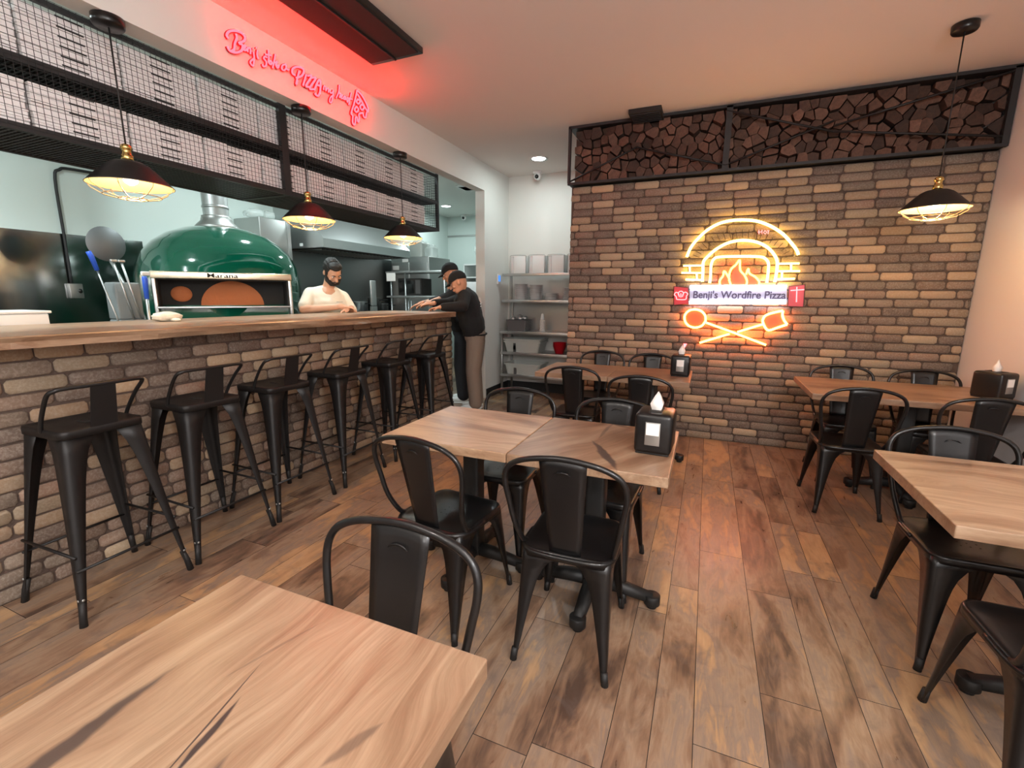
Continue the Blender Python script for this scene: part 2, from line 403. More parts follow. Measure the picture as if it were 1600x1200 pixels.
# ---- brick veneer
def bricks(name, origin, du, W, Hh, nrm, seed, z0=0, row=.0725, bw=.215, core=None, rag=False):
    rnd = random.Random(seed); b = B(); bm = b.bm; cl = bm.loops.layers.color.new('tint')
    du = Vector(du); nrm = Vector(nrm); O = Vector(origin); up = Vector((0, 0, 1))
    mi = b.mi(M['brick'])
    tints = [(.66, .55, .42), (.58, .48, .37), (.46, .37, .30), (.36, .285, .235), (.50, .39, .32), (.33, .26, .22), (.62, .54, .43), (.43, .37, .31)]
    rows = int(Hh/row)
    row = Hh/rows
    for r in range(rows):
        u = -rnd.random()*bw
        while u < W:
            w_ = bw*rnd.uniform(.88, 1.10); u0 = max(u, -.004 if rag else 0)+.004; u1 = min(u+w_, W)-.004
            if u1-u0 > .03:
                za = z0+r*row+.0046+rnd.uniform(-.0015, .0015); zb = z0+(r+1)*row-.0046+rnd.uniform(-.0015, .0015)
                c = .013; d = .007+rnd.uniform(-.003, .003); t = rnd.choice(tints); k = rnd.uniform(.85, 1.15)
                def ring(ins, dep, cc):
                    pts = []
                    a0, a1, b0, b1 = u0+ins, u1-ins, za+ins, zb-ins
                    for (pu, pz) in ((a0+cc, b0), (a1-cc, b0), (a1, b0+cc), (a1, b1-cc), (a1-cc, b1), (a0+cc, b1), (a0, b1-cc), (a0, b0+cc)):
                        pts.append(O+du*(pu+rnd.uniform(-.0015, .0015))+up*(pz+rnd.uniform(-.0015, .0015))+nrm*dep)
                    return [bm.verts.new(p) for p in pts]
                R0 = ring(0, 0, c); R1 = ring(.0005, d*.6, c); R2 = ring(.005, d+.003, c)
                fs = [bm.faces.new(R2)]
                for A, C in ((R0, R1), (R1, R2)):
                    for q in range(8): fs.append(bm.faces.new((A[q], A[(q+1) % 8], C[(q+1) % 8], C[q])))
                for f in fs:
                    f.material_index = mi; f.smooth = True
                    for l in f.loops: l[cl] = (t[0]*k, t[1]*k, t[2]*k, 1)
            u += w_
    if core: b.box(core[0], core[1], M['mortar'])
    bmesh.ops.recalc_face_normals(bm, faces=bm.faces)
    return b.done(name)
XB0 = -1.385
struct(bricks('wall_back', (XB0, YB, 0), (1, 0, 0), XR-XB0, 2.485, (0, -1, 0), 3, core=(((XB0+XR)/2+.002, YB+.101, 1.2425), (XR-XB0-.01, .20, 2.485))))
# bar front: knee wall faced with the same thin brick
bar = bricks('bar_counter', (XBW, -2.5, 0), (0, 1, 0), YBE+2.5, 1.165, (1, 0, 0), 9, core=((XBW-.091, (YBE-2.5)/2, .5825), (.18, YBE+2.5-.01, 1.165)))
tag(bar, 'long bar counter base faced in weathered brown brick', 'bar counter')
# live edge slab
def slab():
    rnd = random.Random(4); b = B(); n = 90; y0, y1 = -2.5, 4.31
    zt, th = 1.225, .052
    front = []; back = []
    ph = [rnd.uniform(0, 6) for _ in range(5)]
    for i in range(n+1):
        y = y0+(y1-y0)*i/n
        fx = -2.60+.031*(y+.3)+.012*sin(y*2.1+ph[0])+.009*sin(y*5.3+ph[1])+.005*sin(y*13+ph[2])
        bx = -3.50+.055*max(0, y-.8)+.02*sin(y*1.3+ph[3])
        front.append((fx, y)); back.append((bx, y))
    vs = []; fs = []
    for i in range(n+1):
        y = front[i][1]; w1 = .010+.008*sin(y*7+ph[4]); w2 = .02+.014*sin(y*3.7+ph[1])+.006*sin(y*17)
        fx, bx = front[i][0], back[i][0]
        vs += [(bx, y, zt-th), (bx, y, zt), ((fx+bx)/2, y, zt), (fx-.012, y, zt), (fx, y, zt-.006), (fx-w1, y, zt-.025), (fx-w2, y, zt-th), ((fx+bx)/2, y, zt-th)]
    for i in range(n):
        for k in range(8): fs.append((i*8+k, (i+1)*8+k, (i+1)*8+(k+1) % 8, i*8+(k+1) % 8))
    fs += [tuple(range(8)), tuple(n*8+k for k in range(7, -1, -1))]
    b.vf(vs, fs, wood_mat('bar_slab_wood', 0, (3, 1, 0), .80, red=1.02))
    bmesh.ops.recalc_face_normals(b.bm, faces=b.bm.faces)
    return tag(b.done('countertop'), 'long live-edge wooden slab topping the brick bar', 'countertop')
slab()

# ================================================================== TABLES
def add_base(t, cx, cy, rz=0):
    R = Matrix.Rotation(rz, 3, 'Z'); c = Vector((cx, cy, 0))
    b = B(); b.box(c+Vector((0, 0, .37)), (.085, .085, .64), M['iron'], bev=.012, R=R); b.done('column', t)
    b = B(); b.lathe([(.05, .0), (.14, .005), (.14, .012), (.05, .02)], c+Vector((0, 0, .665)), M['iron'])
    for k in range(4):
        d = R @ Vector((cos(k*pi/2+pi/4), sin(k*pi/2+pi/4), 0)); b.box(c+d*.13+Vector((0, 0, .694)), (.24, .04, .014), M['iron'], R=R @ Matrix.Rotation(k*pi/2+pi/4, 3, 'Z'))
    b.done('mounting_plate', t)
    for k in range(4):
        a = rz+k*pi/2; d = Vector((cos(a), sin(a), 0)); b = B()
        b.tube([c+d*.0+Vector((0, 0, .075)), c+d*.12+Vector((0, 0, .068)), c+d*.275+Vector((0, 0, .045))], [.038, .034, .026], M['iron'], n=10)
        b.cyl(c+d*.275+Vector((0, 0, .018)), .036, .045, M['iron'])
        b.cyl(c+d*.275, .022, .02, M['rubber'], n=14); b.done('base_arm', t)
def table(name, label, x0, x1, y0, y1, wm, bases, th=.042, z=.75, group=None):
    cx, cy = (x0+x1)/2, (y0+y1)/2
    t = thing(name, label, 'table', (cx, cy, 0), 0, group)
    b = B(); b.box((0, 0, z-th/2), (x1-x0, y1-y0, th), wm, bev=.004)
    for f in b.bm.faces: f.smooth = False
    b.done('tabletop', t)
    for bx, by in bases: add_base(t, bx-cx, by-cy)
    return t
W_near = wood_mat('near_top_wood', 0, (0, 0, 0), .80, marks=[(-.155, -.30, -.182, .115, .020, .85), (.02, -.085, -.050, .185, .0022, .95), (.022, -.04, -.016, .105, .0075, 1.0), (.10, -.18, .055, .035, .02, .8), (.19, .06, .235, .16, .012, .5), (-.08, .10, -.02, .30, .004, .35)])
W_ml = wood_mat('pale_top_wood', pi/2+.05, (1.7, 2.2, 0), 1.12)
W_mr = wood_mat('brown_top_wood', .45, (4.1, 1.2, 0), .80, marks=[(-.045, .02, .145, -.33, .024, .9), (-.02, .02, .0, .38, .012, .5), (.10, .27, -.02, .33, .02, .6)], red=1.03)
W_al = wood_mat('far_left_top_wood', pi/2, (7.3, .4, 0), .78, red=1.03)
W_ar = wood_mat('far_right_top_wood', pi/2, (5.3, 3.4, 0), .68, red=1.06)
W_q = wood_mat('wall_table_wood', pi/2, (2.3, 6.4, 0), .74, red=1.06)
W_r = wood_mat('right_table_wood', pi/2, (9.3, 1.4, 0), 1.0)
table('dining_table', 'wooden table nearest the camera, its top with long dark streaks and cracks', -.966, -.319, -.02, .650, W_near, [(-.64, .30)])
table('dining_table', 'pale square wooden table pushed against the browner one in the middle', -1.3707, -.731, 1.666, 2.307, W_ml, [(-1.05, 1.986)])
table('dining_table', 'brown square wooden table with a dark knot and a napkin dispenser, middle of room', -.727, -.0815, 1.666, 2.307, W_mr, [(-.405, 1.97)])
table('dining_table', 'left half of the far wooden table pair before the brick wall', -1.347, -.715, 3.70, 4.335, W_al, [(-1.03, 4.01)])
table('dining_table', 'right half of the far wooden table pair, holding a napkin dispenser', -.713, -.082, 3.70, 4.335, W_ar, [(-.40, 4.01)])
table('dining_table', 'long reddish wooden table in the far right corner', .711, XR-.006, 3.636, 4.400, W_q, [(1.36, 3.98)])
table('dining_table', 'light wooden table cut off by the right edge of the photo', .717, XR-.01, 1.6377, 2.372, W_r, [(1.25, 1.95)])

# ================================================================== CHAIRS
def leg_shape(b, top, foot, sx, sy, w_top, w_foot, m, th=.004, flare=.05, rim=None):
    """folded sheet-metal leg: two flanges meeting at a rounded outer corner"""
    top = Vector(top); foot = Vector(foot); n = 12; prev = None
    rings = []
    for i in range(n+1):
        t = i/n; p = top.lerp(foot, t)
        w = w_foot+(w_top-w_foot)*(1-t)**1.15+flare*math.exp(-t*13)
        c = min(.018, w*.45)
        # outline in plan: flange end A (along x inward) -> rounded corner -> flange end C (along y inward)
        out = [(-w, 0), (-c, 0), (-c*.3, -c*.3*.35), (0-.0, -c), (0, -w)]
        out = [(-w, 0), (-c, 0), (-c*.29, -c*.29), (0, -c), (0, -w)]
        inn = [(-th, -w), (-th, -c-th), (-c*.29-th, -c*.29-th), (-c-th, -th), (-w, -th)]
        ring = [(p.x+sx*a, p.y+sy*q, p.z) for a, q in out+inn]
        rings.append(ring)
    vs = [v for r in rings for v in r]; k = 10; fs = []
    for i in range(n):
        for j in range(k): fs.append((i*k+j, i*k+(j+1) % k, (i+1)*k+(j+1) % k, (i+1)*k+j))
    fs += [tuple(range(k)), tuple(n*k+j for j in range(k-1, -1, -1))]
    b.vf(vs, fs, m, True)
    bmesh.ops.recalc_face_normals(b.bm, faces=b.bm.faces)
def rrect(hw, hd, r, n=5, hd2=None):
    pts = []; hd2 = hd2 or hd
    for cx, cy, a0 in ((hw-r, hd-r, 0), (-hw+r, hd-r, 90), (-hw+r, -hd2+r, 180), (hw-r, -hd2+r, 270)):
        for i in range(n+1): a = rad(a0+90*i/n); pts.append((cx+r*cos(a), cy+r*sin(a)))
    return pts
def seat_mesh(b, hw, hd, r, z, lip, m, dish=.008, slot=True):
    rings = []
    P = rrect(hw, hd, r)
    def off(s, zz): return [(x*s, y*s, zz) for x, y in P]
    R = [off(.985, z-lip), off(1.0, z-lip), off(1.0, z-.008), off(.985, z), off(.93, z+.001), off(.85, z-dish*.6), off(.5, z-dish), off(.15, z-dish)]
    n = len(P); vs = [v for q in R for v in q]; fs = []
    for i in range(len(R)-1):
        for j in range(n): fs.append((i*n+j, i*n+(j+1) % n, (i+1)*n+(j+1) % n, (i+1)*n+j))
    fs.append(tuple((len(R)-1)*n+j for j in range(n)))
    b.vf(vs, fs, m, True)
    # underside
    b.vf([(x*.985, y*.985, z-lip+.012) for x, y in P], [tuple(range(n-1, -1, -1))], m)
    bmesh.ops.recalc_face_normals(b.bm, faces=b.bm.faces)
def make_chair():
    """faces +Y; backrest at -Y"""
    t = thing('dining_chair', 'x', 'chair')
    m = M['black']
    b = B(); seat_mesh(b, .178, .178, .055, .452, .030, m)
    for a in range(3):
        for c in range(3): b.cyl(((a-1)*.03, (c-1)*.03, .4435), .0035, .0012, M['dark'], n=8)
    b.done('seat', t)
    for sx in (-1, 1):
        for sy in (-1, 1):
            b = B(); leg_shape(b, (sx*.170, sy*.168, .440), (sx*.184, sy*.236, .012), sx, sy, .088, .020, m, flare=.075)
            # pressed rim along the arch
            l = b.done('leg', t)
            f = B(); f.tube([(sx*.174, sy*.226, .050), (sx*.1785, sy*.231, .0)], [.0125, .014], M['rubber'], n=10); f.done('foot_cap', l)
    # tube: seat rear rim + hoop
    b = B()
    y0, y1 = -.165, -.245; zt = .852
    def P(x, z): s = (z-.45)/(zt-.45); return Vector((x, y0+(y1-y0)*s, z))
    pts = [P(-.172, .445)+Vector((0, .06, 0)), P(-.176, .47)+Vector((0, .03, 0)), P(-.193, .56), P(-.210, .66), P(-.219, .72), P(-.215, .77), P(-.190, .808), P(-.135, .834), P(-.06, .848), P(0, .852)]
    pts = pts+[Vector((-p.x, p.y, p.z)) for p in reversed(pts[:-1])]
    b.tube(smooth_path(pts, 4), .0105, m, n=10); b.done('back_frame', t)
    b = B(); q = [(-.178, .0, .440), (-.178, -.09, .441), (-.165, -.145, .442), (-.12, -.178, .443), (0, -.186, .443), (.12, -.178, .443), (.165, -.145, .442), (.178, -.09, .441), (.178, .0, .440)]
    b.tube(smooth_path(q, 4), .0095, m, n=8); b.done('seat_rail', t)
    # splat
    b = B(); n = 12; vs = []
    for i in range(n+1):
        s = i/n; z = .445+s*(.850-.445); w = .060+.025*s; p = P(0, z)
        for dy in (0, .004):
            for k in range(7):
                x = -w+2*w*k/6; vs.append((x, p.y+dy-.006*(1-(x/w)**2)*.8, z-(.010*(abs(x)/w)**2*s)))
    fs = []
    for i in range(n):
        for k in range(6):
            a = i*14+k; fs.append((a, a+1, a+15, a+14)); a += 7; fs.append((a, a+14, a+15, a+1))
        a = i*14; fs += [(a, a+14, a+21, a+7), (a+6, a+13, a+27, a+20)]
    fs += [(k, k+7, k+8, k+1) for k in range(6)]+[(n*14+k, n*14+k+1, n*14+k+8, n*14+k+7) for k in range(6)]
    b.vf(vs, fs, m, True); bmesh.ops.recalc_face_normals(b.bm, faces=b.bm.faces)
    sp = b.done('splat', t)
    for yy in (-.0105, .0055):
        b = B(); b.tube([P(-.028, .792)+Vector((0, yy, 0)), P(-.016, .800)+Vector((0, yy, 0)), P(0, .803)+Vector((0, yy, 0)), P(.016, .800)+Vector((0, yy, 0)), P(.028, .792)+Vector((0, yy, 0))], [.001, .0028, .003, .0028, .001], m, n=6); b.done('embossed_crescent', sp)
    # cross brace under seat
    b = B()
    for s in (-1, 1): b.box((0, 0, .405), (.40, .012, .003), m, R=Matrix.Rotation(s*pi/4, 3, 'Z'))
    b.done('under_brace', t)
    return t
CH = [ # x, y, rot (0 = back toward -Y, facing +Y), label
 (-.645, .60, pi+.02, 'black metal chair at the far side of the nearest table, reddish sheen on its splat'),
 (-.995, 1.655, -.10, 'black metal chair turned askew at the near side of the pale middle table'),
 (-.425, 1.675, .04, 'black metal chair at the near side of the brown middle table'),
 (-.985, 2.24, pi+.03, 'black metal chair at the far side of the pale middle table'),
 (-.42, 2.19, pi-.05, 'black metal chair behind the napkin dispenser on the brown middle table'),
 (-.955, 3.69, .04, 'black metal chair before the left half of the far table pair'),
 (-.40, 3.48, .02, 'black metal chair before the right half of the far table pair'),
 (-.94, 4.36, pi+.02, 'black metal chair between the brick wall and the far table pair, the left one'),
 (-.45, 4.33, pi, 'black metal chair at the brick wall just left of the far napkin dispenser'),
 (.925, 3.61, .04, 'black metal chair before the long corner table, its left near corner'),
 (1.51, 3.545, -.02, 'black metal chair before the long corner table, half hidden by the next chair back'),
 (1.055, 4.22, pi+.02, 'black metal chair behind the long corner table, against the bricks on the left'),
 (1.575, 4.20, pi-.02, 'black metal chair behind the long corner table, nearest the room corner'),
 (1.02, 2.235, pi+.03, 'black metal chair tucked at the far side of the light table on the right'),
 (.995, 1.612, .03, 'black metal chair at the near side of the light right table, cut by the frame'),
]
ch0 = make_chair()
for i, (x, y, r, lab) in enumerate(CH):
    if i == 0:
        ch0.location = (x, y, 0); ch0.rotation_euler = (0, 0, r); ch0['label'] = lab; ch0['group'] = 'black metal dining chairs'
    else: dup(ch0, (x, y, 0), r, lab)

# ================================================================== BAR STOOLS
def make_stool():
    """back at +X, faces -X (the bar)"""
    t = thing('bar_stool', 'x', 'stool'); m = M['stool']; Z = .83
    b = B(); seat_mesh(b, .160, .160, .035, Z, .034, m, dish=.004); b.box((0, 0, Z-.003), (.07, .022, .002), M['dark']); b.done('seat', t)
    for sx in (-1, 1):
        for sy in (-1, 1):
            b = B(); leg_shape(b, (sx*.152, sy*.152, Z-.03), (sx*.232, sy*.232, .012), sx, sy, .082, .018, m, flare=.03)
            l = b.done('leg', t)
            f = B(); f.tube([(sx*.209, sy*.209, .11), (sx*.219, sy*.219, .06), (sx*.2265, sy*.2265, 0)], [.0125, .0135, .015], M['rubber'], n=10)
            f.done('foot_cap', l)
            f = B(); f.ell((sx*.2105, sy*.2235, .115), (.006, .003, .006), M['steel'], n=8, k=6); f.ell((sx*.2235, sy*.2105, .115), (.003, .006, .006), M['steel'], n=8, k=6); f.done('rivet', l)
    for k, (z, s) in enumerate(((.30, 1), (.24, 1), (.30, 1), (.24, 1))):
        r = .152+(.232-.152)*(1-z/.8); b = B()
        q = [((-r, -r), (r, -r)), ((r, -r), (r, r)), ((r, r), (-r, r)), ((-r, r), (-r, -r))][k]
        b.tube([(q[0][0], q[0][1], z), (q[1][0], q[1][1], z)], .0065, m, n=8); b.done('footrest_bar', t)
    b = B(); zt = Z+.185
    pts = [(.02, -.158, Z-.01), (.04, -.162, Z+.03), (.10, -.168, Z+.11), (.155, -.172, Z+.165), (.175, -.158, zt-.006), (.182, -.13, zt), (.190, 0, zt), (.182, .13, zt), (.175, .158, zt-.006), (.155, .172, Z+.165), (.10, .168, Z+.11), (.04, .162, Z+.03), (.02, .158, Z-.01)]
    b.tube(smooth_path(pts, 4), .0085, m, n=10); b.done('back_rail', t)
    b = B(); vs = []
    for i in range(7):
        s = i/6; w = .052-.006*s; x = .150+.042*s; z = Z-.02+s*.203
        vs += [(x, -w, z), (x, w, z), (x+.004, w, z), (x+.004, -w, z)]
    fs = [(i*4+j, i*4+(j+1) % 4, (i+1)*4+(j+1) % 4, (i+1)*4+j) for i in range(6) for j in range(4)]+[(0, 1, 2, 3), (24, 27, 26, 25)]
    b.vf(vs, fs, m); bmesh.ops.recalc_face_normals(b.bm, faces=b.bm.faces); b.done('splat', t)
    return t
ST = [(-2.575, 1.09, .03, 'matte black low-back bar stool nearest the camera, far left'), (-2.585, 1.60, -.02, 'second matte black low-back bar stool from the camera'),
      (-2.58, 2.10, -.03, 'third matte black low-back bar stool from the camera'), (-2.58, 2.66, .0, 'third matte black low-back bar stool from the far end of the bar'),
      (-2.58, 3.25, .02, 'second matte black low-back bar stool from the far end of the bar'), (-2.58, 3.86, -.01, 'matte black low-back bar stool nearest the two standing men')]
s0 = make_stool()
for i, (x, y, r, lab) in enumerate(ST):
    if i == 0: s0.location = (x, y, 0); s0.rotation_euler = (0, 0, r); s0['label'] = lab; s0['group'] = 'bar stools along the brick bar'
    else: dup(s0, (x, y, 0), r, lab)

# ================================================================== NAPKIN DISPENSERS
def make_disp():
    t = thing('napkin_dispenser', 'x', 'napkin dispenser')
    b = B(); b.box((0, 0, .090), (.150, .17, .172), M['black'], bev=.018)
    b.box((0, 0, .006), (.135, .155, .012), M['rubber'], bev=.004); b.done('body', t)
    for s in (-1, 1):
        b = B(); b.box((0, s*.0855, .092), (.060, .003, .098), M['steel_d'], bev=.004); w_ = b.done('window', t)
        c = B(); c.box((0, s*.0875, .112), (.052, .002, .05), M['paper']); c.done('card', w_)
    b = B(); b.box((0, 0, .177), (.05, .10, .003), M['dark']); b.done('slot', t)
    b = B()
    vs = [(-.018, -.012, .175), (.018, -.012, .175), (.018, .012, .175), (-.018, .012, .175), (-.026, -.02, .205), (.024, -.016, .202), (.026, .018, .207), (-.022, .016, .204), (-.012, -.008, .235), (.016, -.004, .226), (.012, .01, .240), (-.008, .008, .230), (.002, .002, .258)]
    fs = [(0, 1, 5, 4), (1, 2, 6, 5), (2, 3, 7, 6), (3, 0, 4, 7), (4, 5, 9, 8), (5, 6, 10, 9), (6, 7, 11, 10), (7, 4, 8, 11), (8, 9, 12), (9, 10, 12), (10, 11, 12), (11, 8, 12)]
    b.vf(vs, fs, M['paper'], True); b.done('napkin', t)
    return t
d0 = make_disp(); d0.location = (-.165, 1.975, .75); d0.rotation_euler = (0, 0, -.05); d0['label'] = 'black napkin dispenser with a white tissue peak on the middle table'; d0['group'] = 'black napkin dispensers'
dup(d0, (-.17, 4.03, .75), -.03, 'black napkin dispenser on the far table right before the brick wall')
dup(d0, (1.845-.06, 3.98, .75), .6, 'black napkin dispenser at the right edge of the photo, beside the side wall')

# ================================================================== PENDANTS
def make_pendant(zcap, zrim):
    """origin at the rim's centre below"""
    t = thing('pendant_lamp', 'x', 'pendant lamp'); top = zcap-zrim
    b = B(); b.lathe([(.06, top-.045), (.066, top-.035), (.066, top-.003), (.06, top)], m=M['black']); b.done('ceiling_cap', t)
    b = B(); b.tube([(0, 0, .19), (0, 0, top-.04)], .004, M['rubber'], n=8); b.done('cord', t)
    b = B(); b.lathe([(.014, .115), (.026, .12), (.026, .145), (.020, .150), (.020, .172), (.026, .176), (.022, .192), (.008, .20)], m=M['brass'], n=20); b.done('socket', t)
    b = B(); b.lathe([(.02, .118), (.06, .114), (.085, .100), (.115, .072), (.150, .036), (.178, .006), (.182, 0)], m=M['stool'], n=40, capends=False)
    sh = b.done('shade', t)
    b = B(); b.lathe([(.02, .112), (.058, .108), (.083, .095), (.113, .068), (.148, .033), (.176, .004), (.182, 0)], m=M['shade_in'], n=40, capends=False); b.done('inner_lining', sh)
    b = B()
    for k in range(8):
        a = 2*pi*k/8; d = Vector((cos(a), sin(a), 0))
        b.tube([d*.181+Vector((0, 0, .002)), d*.172+Vector((0, 0, -.018)), d*.120+Vector((0, 0, -.050)), d*.060+Vector((0, 0, -.064)), d*.03+Vector((0, 0, -.066))], .0023, M['wire'], n=6)
    for r, z in ((.182, 0), (.120, -.050), (.06, -.064), (.03, -.066)): b.tube([(r*cos(2*pi*i/32), r*sin(2*pi*i/32), z) for i in range(32)], .0024, M['wire'], n=6, closed=True)
    b.done('wire_cage', t)
    b = B(); b.lathe([(.012, .11), (.014, .09), (.028, .065), (.034, .040), (.028, .016), (.012, .004), (0, .0)], m=M['bulb'], n=20); bl = b.done('bulb', t)
    return t
def pend_light(x, y, z, p=4): point('pendant_bulb_lamp', (x, y, z-.03), p, (1, .72, .40), .03)
p0 = make_pendant(2.705, 1.94); PL = [(-2.775, 1.535, 'caged black pendant lamp hanging over the bar nearest the camera'), (-2.775, 2.69, 'middle caged black pendant lamp over the bar'), (-2.775, 3.84, 'caged black pendant lamp over the bar nearest the standing men')]
for i, (x, y, lab) in enumerate(PL):
    if i == 0: p0.location = (x, y, 1.94); p0['label'] = lab; p0['group'] = 'caged pendant lamps over the bar'
    else: dup(p0, (x, y, 1.94), .3*i, lab)
    pend_light(x, y, 1.94)
p1 = make_pendant(ZC, 1.965); p1.location = (1.30, 3.945, 1.965); p1['label'] = 'caged black pendant lamp over the long corner table on the right'
pend_light(1.30, 3.945, 1.965, 8)

# ================================================================== RACK OF PIZZA BOXES OVER THE BAR
RX0, RX1 = -3.38, -2.895; RY0, RY1 = -1.6, 4.66; RZ0, RZM, RZ1 = 2.125, 2.415, 2.705
def make_rack():
    t = thing('hanging_rack', 'black wire mesh shelf rack hanging above the bar, full of white boxes', 'rack', (0, 0, 0)); m = M['rack']
    b = B()
    for x in (RX0, RX1):
        for z in (RZ0, RZM):
            b.box((x, (RY0+RY1)/2, z), (.03, RY1-RY0, .032), m)
        b.box((x, (RY0+RY1)/2, RZ1-.012), (.03, RY1-RY0, .02), m)
    b.done('rail', t)
    for y in (RY0, .55, 2.62, RY1):
        for x in (RX0, RX1):
            b = B(); b.box((x, y, (RZ0+RZ1)/2-.002), (.032, .055 if y == 2.62 else .03, RZ1-RZ0+.03), m); b.done('post', t)
        b = B(); b.box(((RX0+RX1)/2, y, RZ0-.002), (RX1-RX0, .035, .03), m); b.done('cross_member', t)
        b = B(); b.box(((RX0+RX1)/2, y, RZM), (RX1-RX0, .03, .026), m); b.done('cross_member', t)
    for z, nm in ((RZ0-.008, 'lower_shelf'), (RZM-.006, 'upper_shelf')):
        b = B()
        # expanded metal: slats both ways, then a dark sheet painting in the unlit underside
        n = int((RY1-RY0)/.022)
        for i in range(n): y = RY0+(i+.5)*(RY1-RY0)/n; b.box(((RX0+RX1)/2, y, z), (RX1-RX0, .009, .006), M['mesh_metal'])
        for i in range(16): x = RX0+(i+.5)*(RX1-RX0)/16; b.box((x, (RY0+RY1)/2, z+.003), (.006, RY1-RY0, .006), M['mesh_metal'])
        b.box(((RX0+RX1)/2, (RY0+RY1)/2, z+.010), (RX1-RX0, RY1-RY0, .003), M['mesh_metal'])
        b.done(nm, t)
    x = RX1+.017
    for y0, y1 in ((RY0, .535), (.565, 2.59), (2.65, RY1)):
        b = B(); n = int((y1-y0)/.026)
        for i in range(n+1): y = y0+(y1-y0)*i/n; b.box((x, y, (RZ0+RZ1)/2), (.0018, .0018, RZ1-RZ0), m)
        for i in range(23): z = RZ0+(RZ1-RZ0)*i/22; b.box((x, (y0+y1)/2, z), (.0018, y1-y0, .0018), m)
        b.done('wire_front', t)
    b = B()
    for i in range(19): y = RX0+(RX1-RX0)*i/18; b.box((y, RY1+.017, (RZ0+RZ1)/2), (.0026, .0026, RZ1-RZ0), m)
    for i in range(23): z = RZ0+(RZ1-RZ0)*i/22; b.box(((RX0+RX1)/2, RY1+.017, z), (RX1-RX0, .0026, .0026), m)
    b.done('wire_end', t)
make_rack()
def pizza_box():
    t = thing('pizza_box', 'flat white cardboard pizza box stacked in the wire rack over the bar', 'pizza box', group='white pizza boxes in the hanging rack')
    b = B(); b.box((0, 0, .0155), (.37, .385, .029), M['box'], bev=.002); b.box((0, 0, .035), (.376, .391, .010), M['box'], bev=.002)
    for f in b.bm.faces: f.smooth = False
    b.done('carton', t)
    b = B(); b.box((.188, 0, .0375), (.004, .105, .0075), M['boxd']); b.done('tab_slot', t)
    return t
pb = pizza_box(); first = True
rb = random.Random(11)
ys = []; y = RY0+.23
while y < RY1-.17: ys.append(y); y += .403
for tier, nb in ((RZ0+.013, 5), (RZM+.015, 6)):
    for y in ys:
        if abs(y-2.62) < .22: pass
        for k in range(nb):
            loc = (RX1-.225+rb.uniform(-.006, .006), y+rb.uniform(-.003, .003), tier+k*.0415)
            if first: pb.location = loc; first = False
            else: dup(pb, loc, rb.uniform(-.006, .006))

# ================================================================== FIREWOOD ABOVE THE BRICK WALL
def firewood():
    x0, x1, z0, z1 = XB0+.03, XR-.035, 2.515, ZC-.02
    rnd = random.Random(5); W_, H_ = x1-x0, z1-z0; pts = []
    nx, nz = 36, 6
    for j in range(nz):
        for i in range(nx): pts.append([x0+(i+.5+(.5 if j % 2 else 0)*.8-.2)*W_/nx+rnd.uniform(-.035, .035), z0+(j+.5)*H_/nz+rnd.uniform(-.030, .030)])
    def cell(i):
        px, pz = pts[i]; poly = [(x0, z0), (x1, z0), (x1, z1), (x0, z1)]
        for k, (qx, qz) in enumerate(pts):
            if k == i: continue
            dx, dz = qx-px, qz-pz
            if dx*dx+dz*dz > .09: continue
            mx, mz = (px+qx)/2, (pz+qz)/2; out = []
            for a in range(len(poly)):
                A, C = poly[a], poly[(a+1) % len(poly)]
                da = (A[0]-mx)*dx+(A[1]-mz)*dz; dc = (C[0]-mx)*dx+(C[1]-mz)*dz
                if da <= 0: out.append(A)
                if (da < 0) != (dc < 0) and abs(da-dc) > 1e-12:
                    t = da/(da-dc); out.append((A[0]+(C[0]-A[0])*t, A[1]+(C[1]-A[1])*t))
            poly = out
            if len(poly) < 3: return None
        return poly
    for i in range(len(pts)):
        poly = cell(i)
        if not poly: continue
        cx = sum(p[0] for p in poly)/len(poly); cz = sum(p[1] for p in poly)/len(poly)
        # drop very short edges, shrink a little: split faces stay angular
        P = []
        for p in poly:
            if not P or math.hypot(p[0]-P[-1][0], p[1]-P[-1][1]) > .014: P.append(p)
        if len(P) < 3: continue
        s = rnd.uniform(.86, .97); P = [((p[0]-cx)*s, (p[1]-cz)*s) for p in P]
        yf = rnd.uniform(-.05, .03)-.02; L = .26
        b = B(); n = len(P); tilt = (rnd.uniform(-.25, .25), rnd.uniform(-.25, .25))
        vs = [(p[0]*.97, yf+p[0]*tilt[0]+p[1]*tilt[1], p[1]*.97) for p in P]+[(p[0], yf+p[0]*tilt[0]+p[1]*tilt[1]+.006, p[1]) for p in P]+[(p[0]*.97, yf+L, p[1]*.97) for p in P]
        b.vf(vs, [tuple(range(n))], M['log'])
        b.vf(vs, [(n+k, n+(k+1) % n, (k+1) % n, k) for k in range(n)], M['log'])
        b.vf(vs, [(2*n+k, 2*n+(k+1) % n, n+(k+1) % n, n+k) for k in range(n)]+[tuple(range(3*n-1, 2*n-1, -1))], M['bark'] if rnd.random() < .6 else M['log'])
        bmesh.ops.remove_doubles(b.bm, verts=b.bm.verts, dist=1e-5); bmesh.ops.recalc_face_normals(b.bm, faces=b.bm.faces)
        o = b.done('firewood_log'); o.location = (cx, YB+.02, cz)
        tag(o, 'split firewood log stacked in the long frame above the brick wall', 'firewood', 'firewood logs above the brick wall')
firewood()
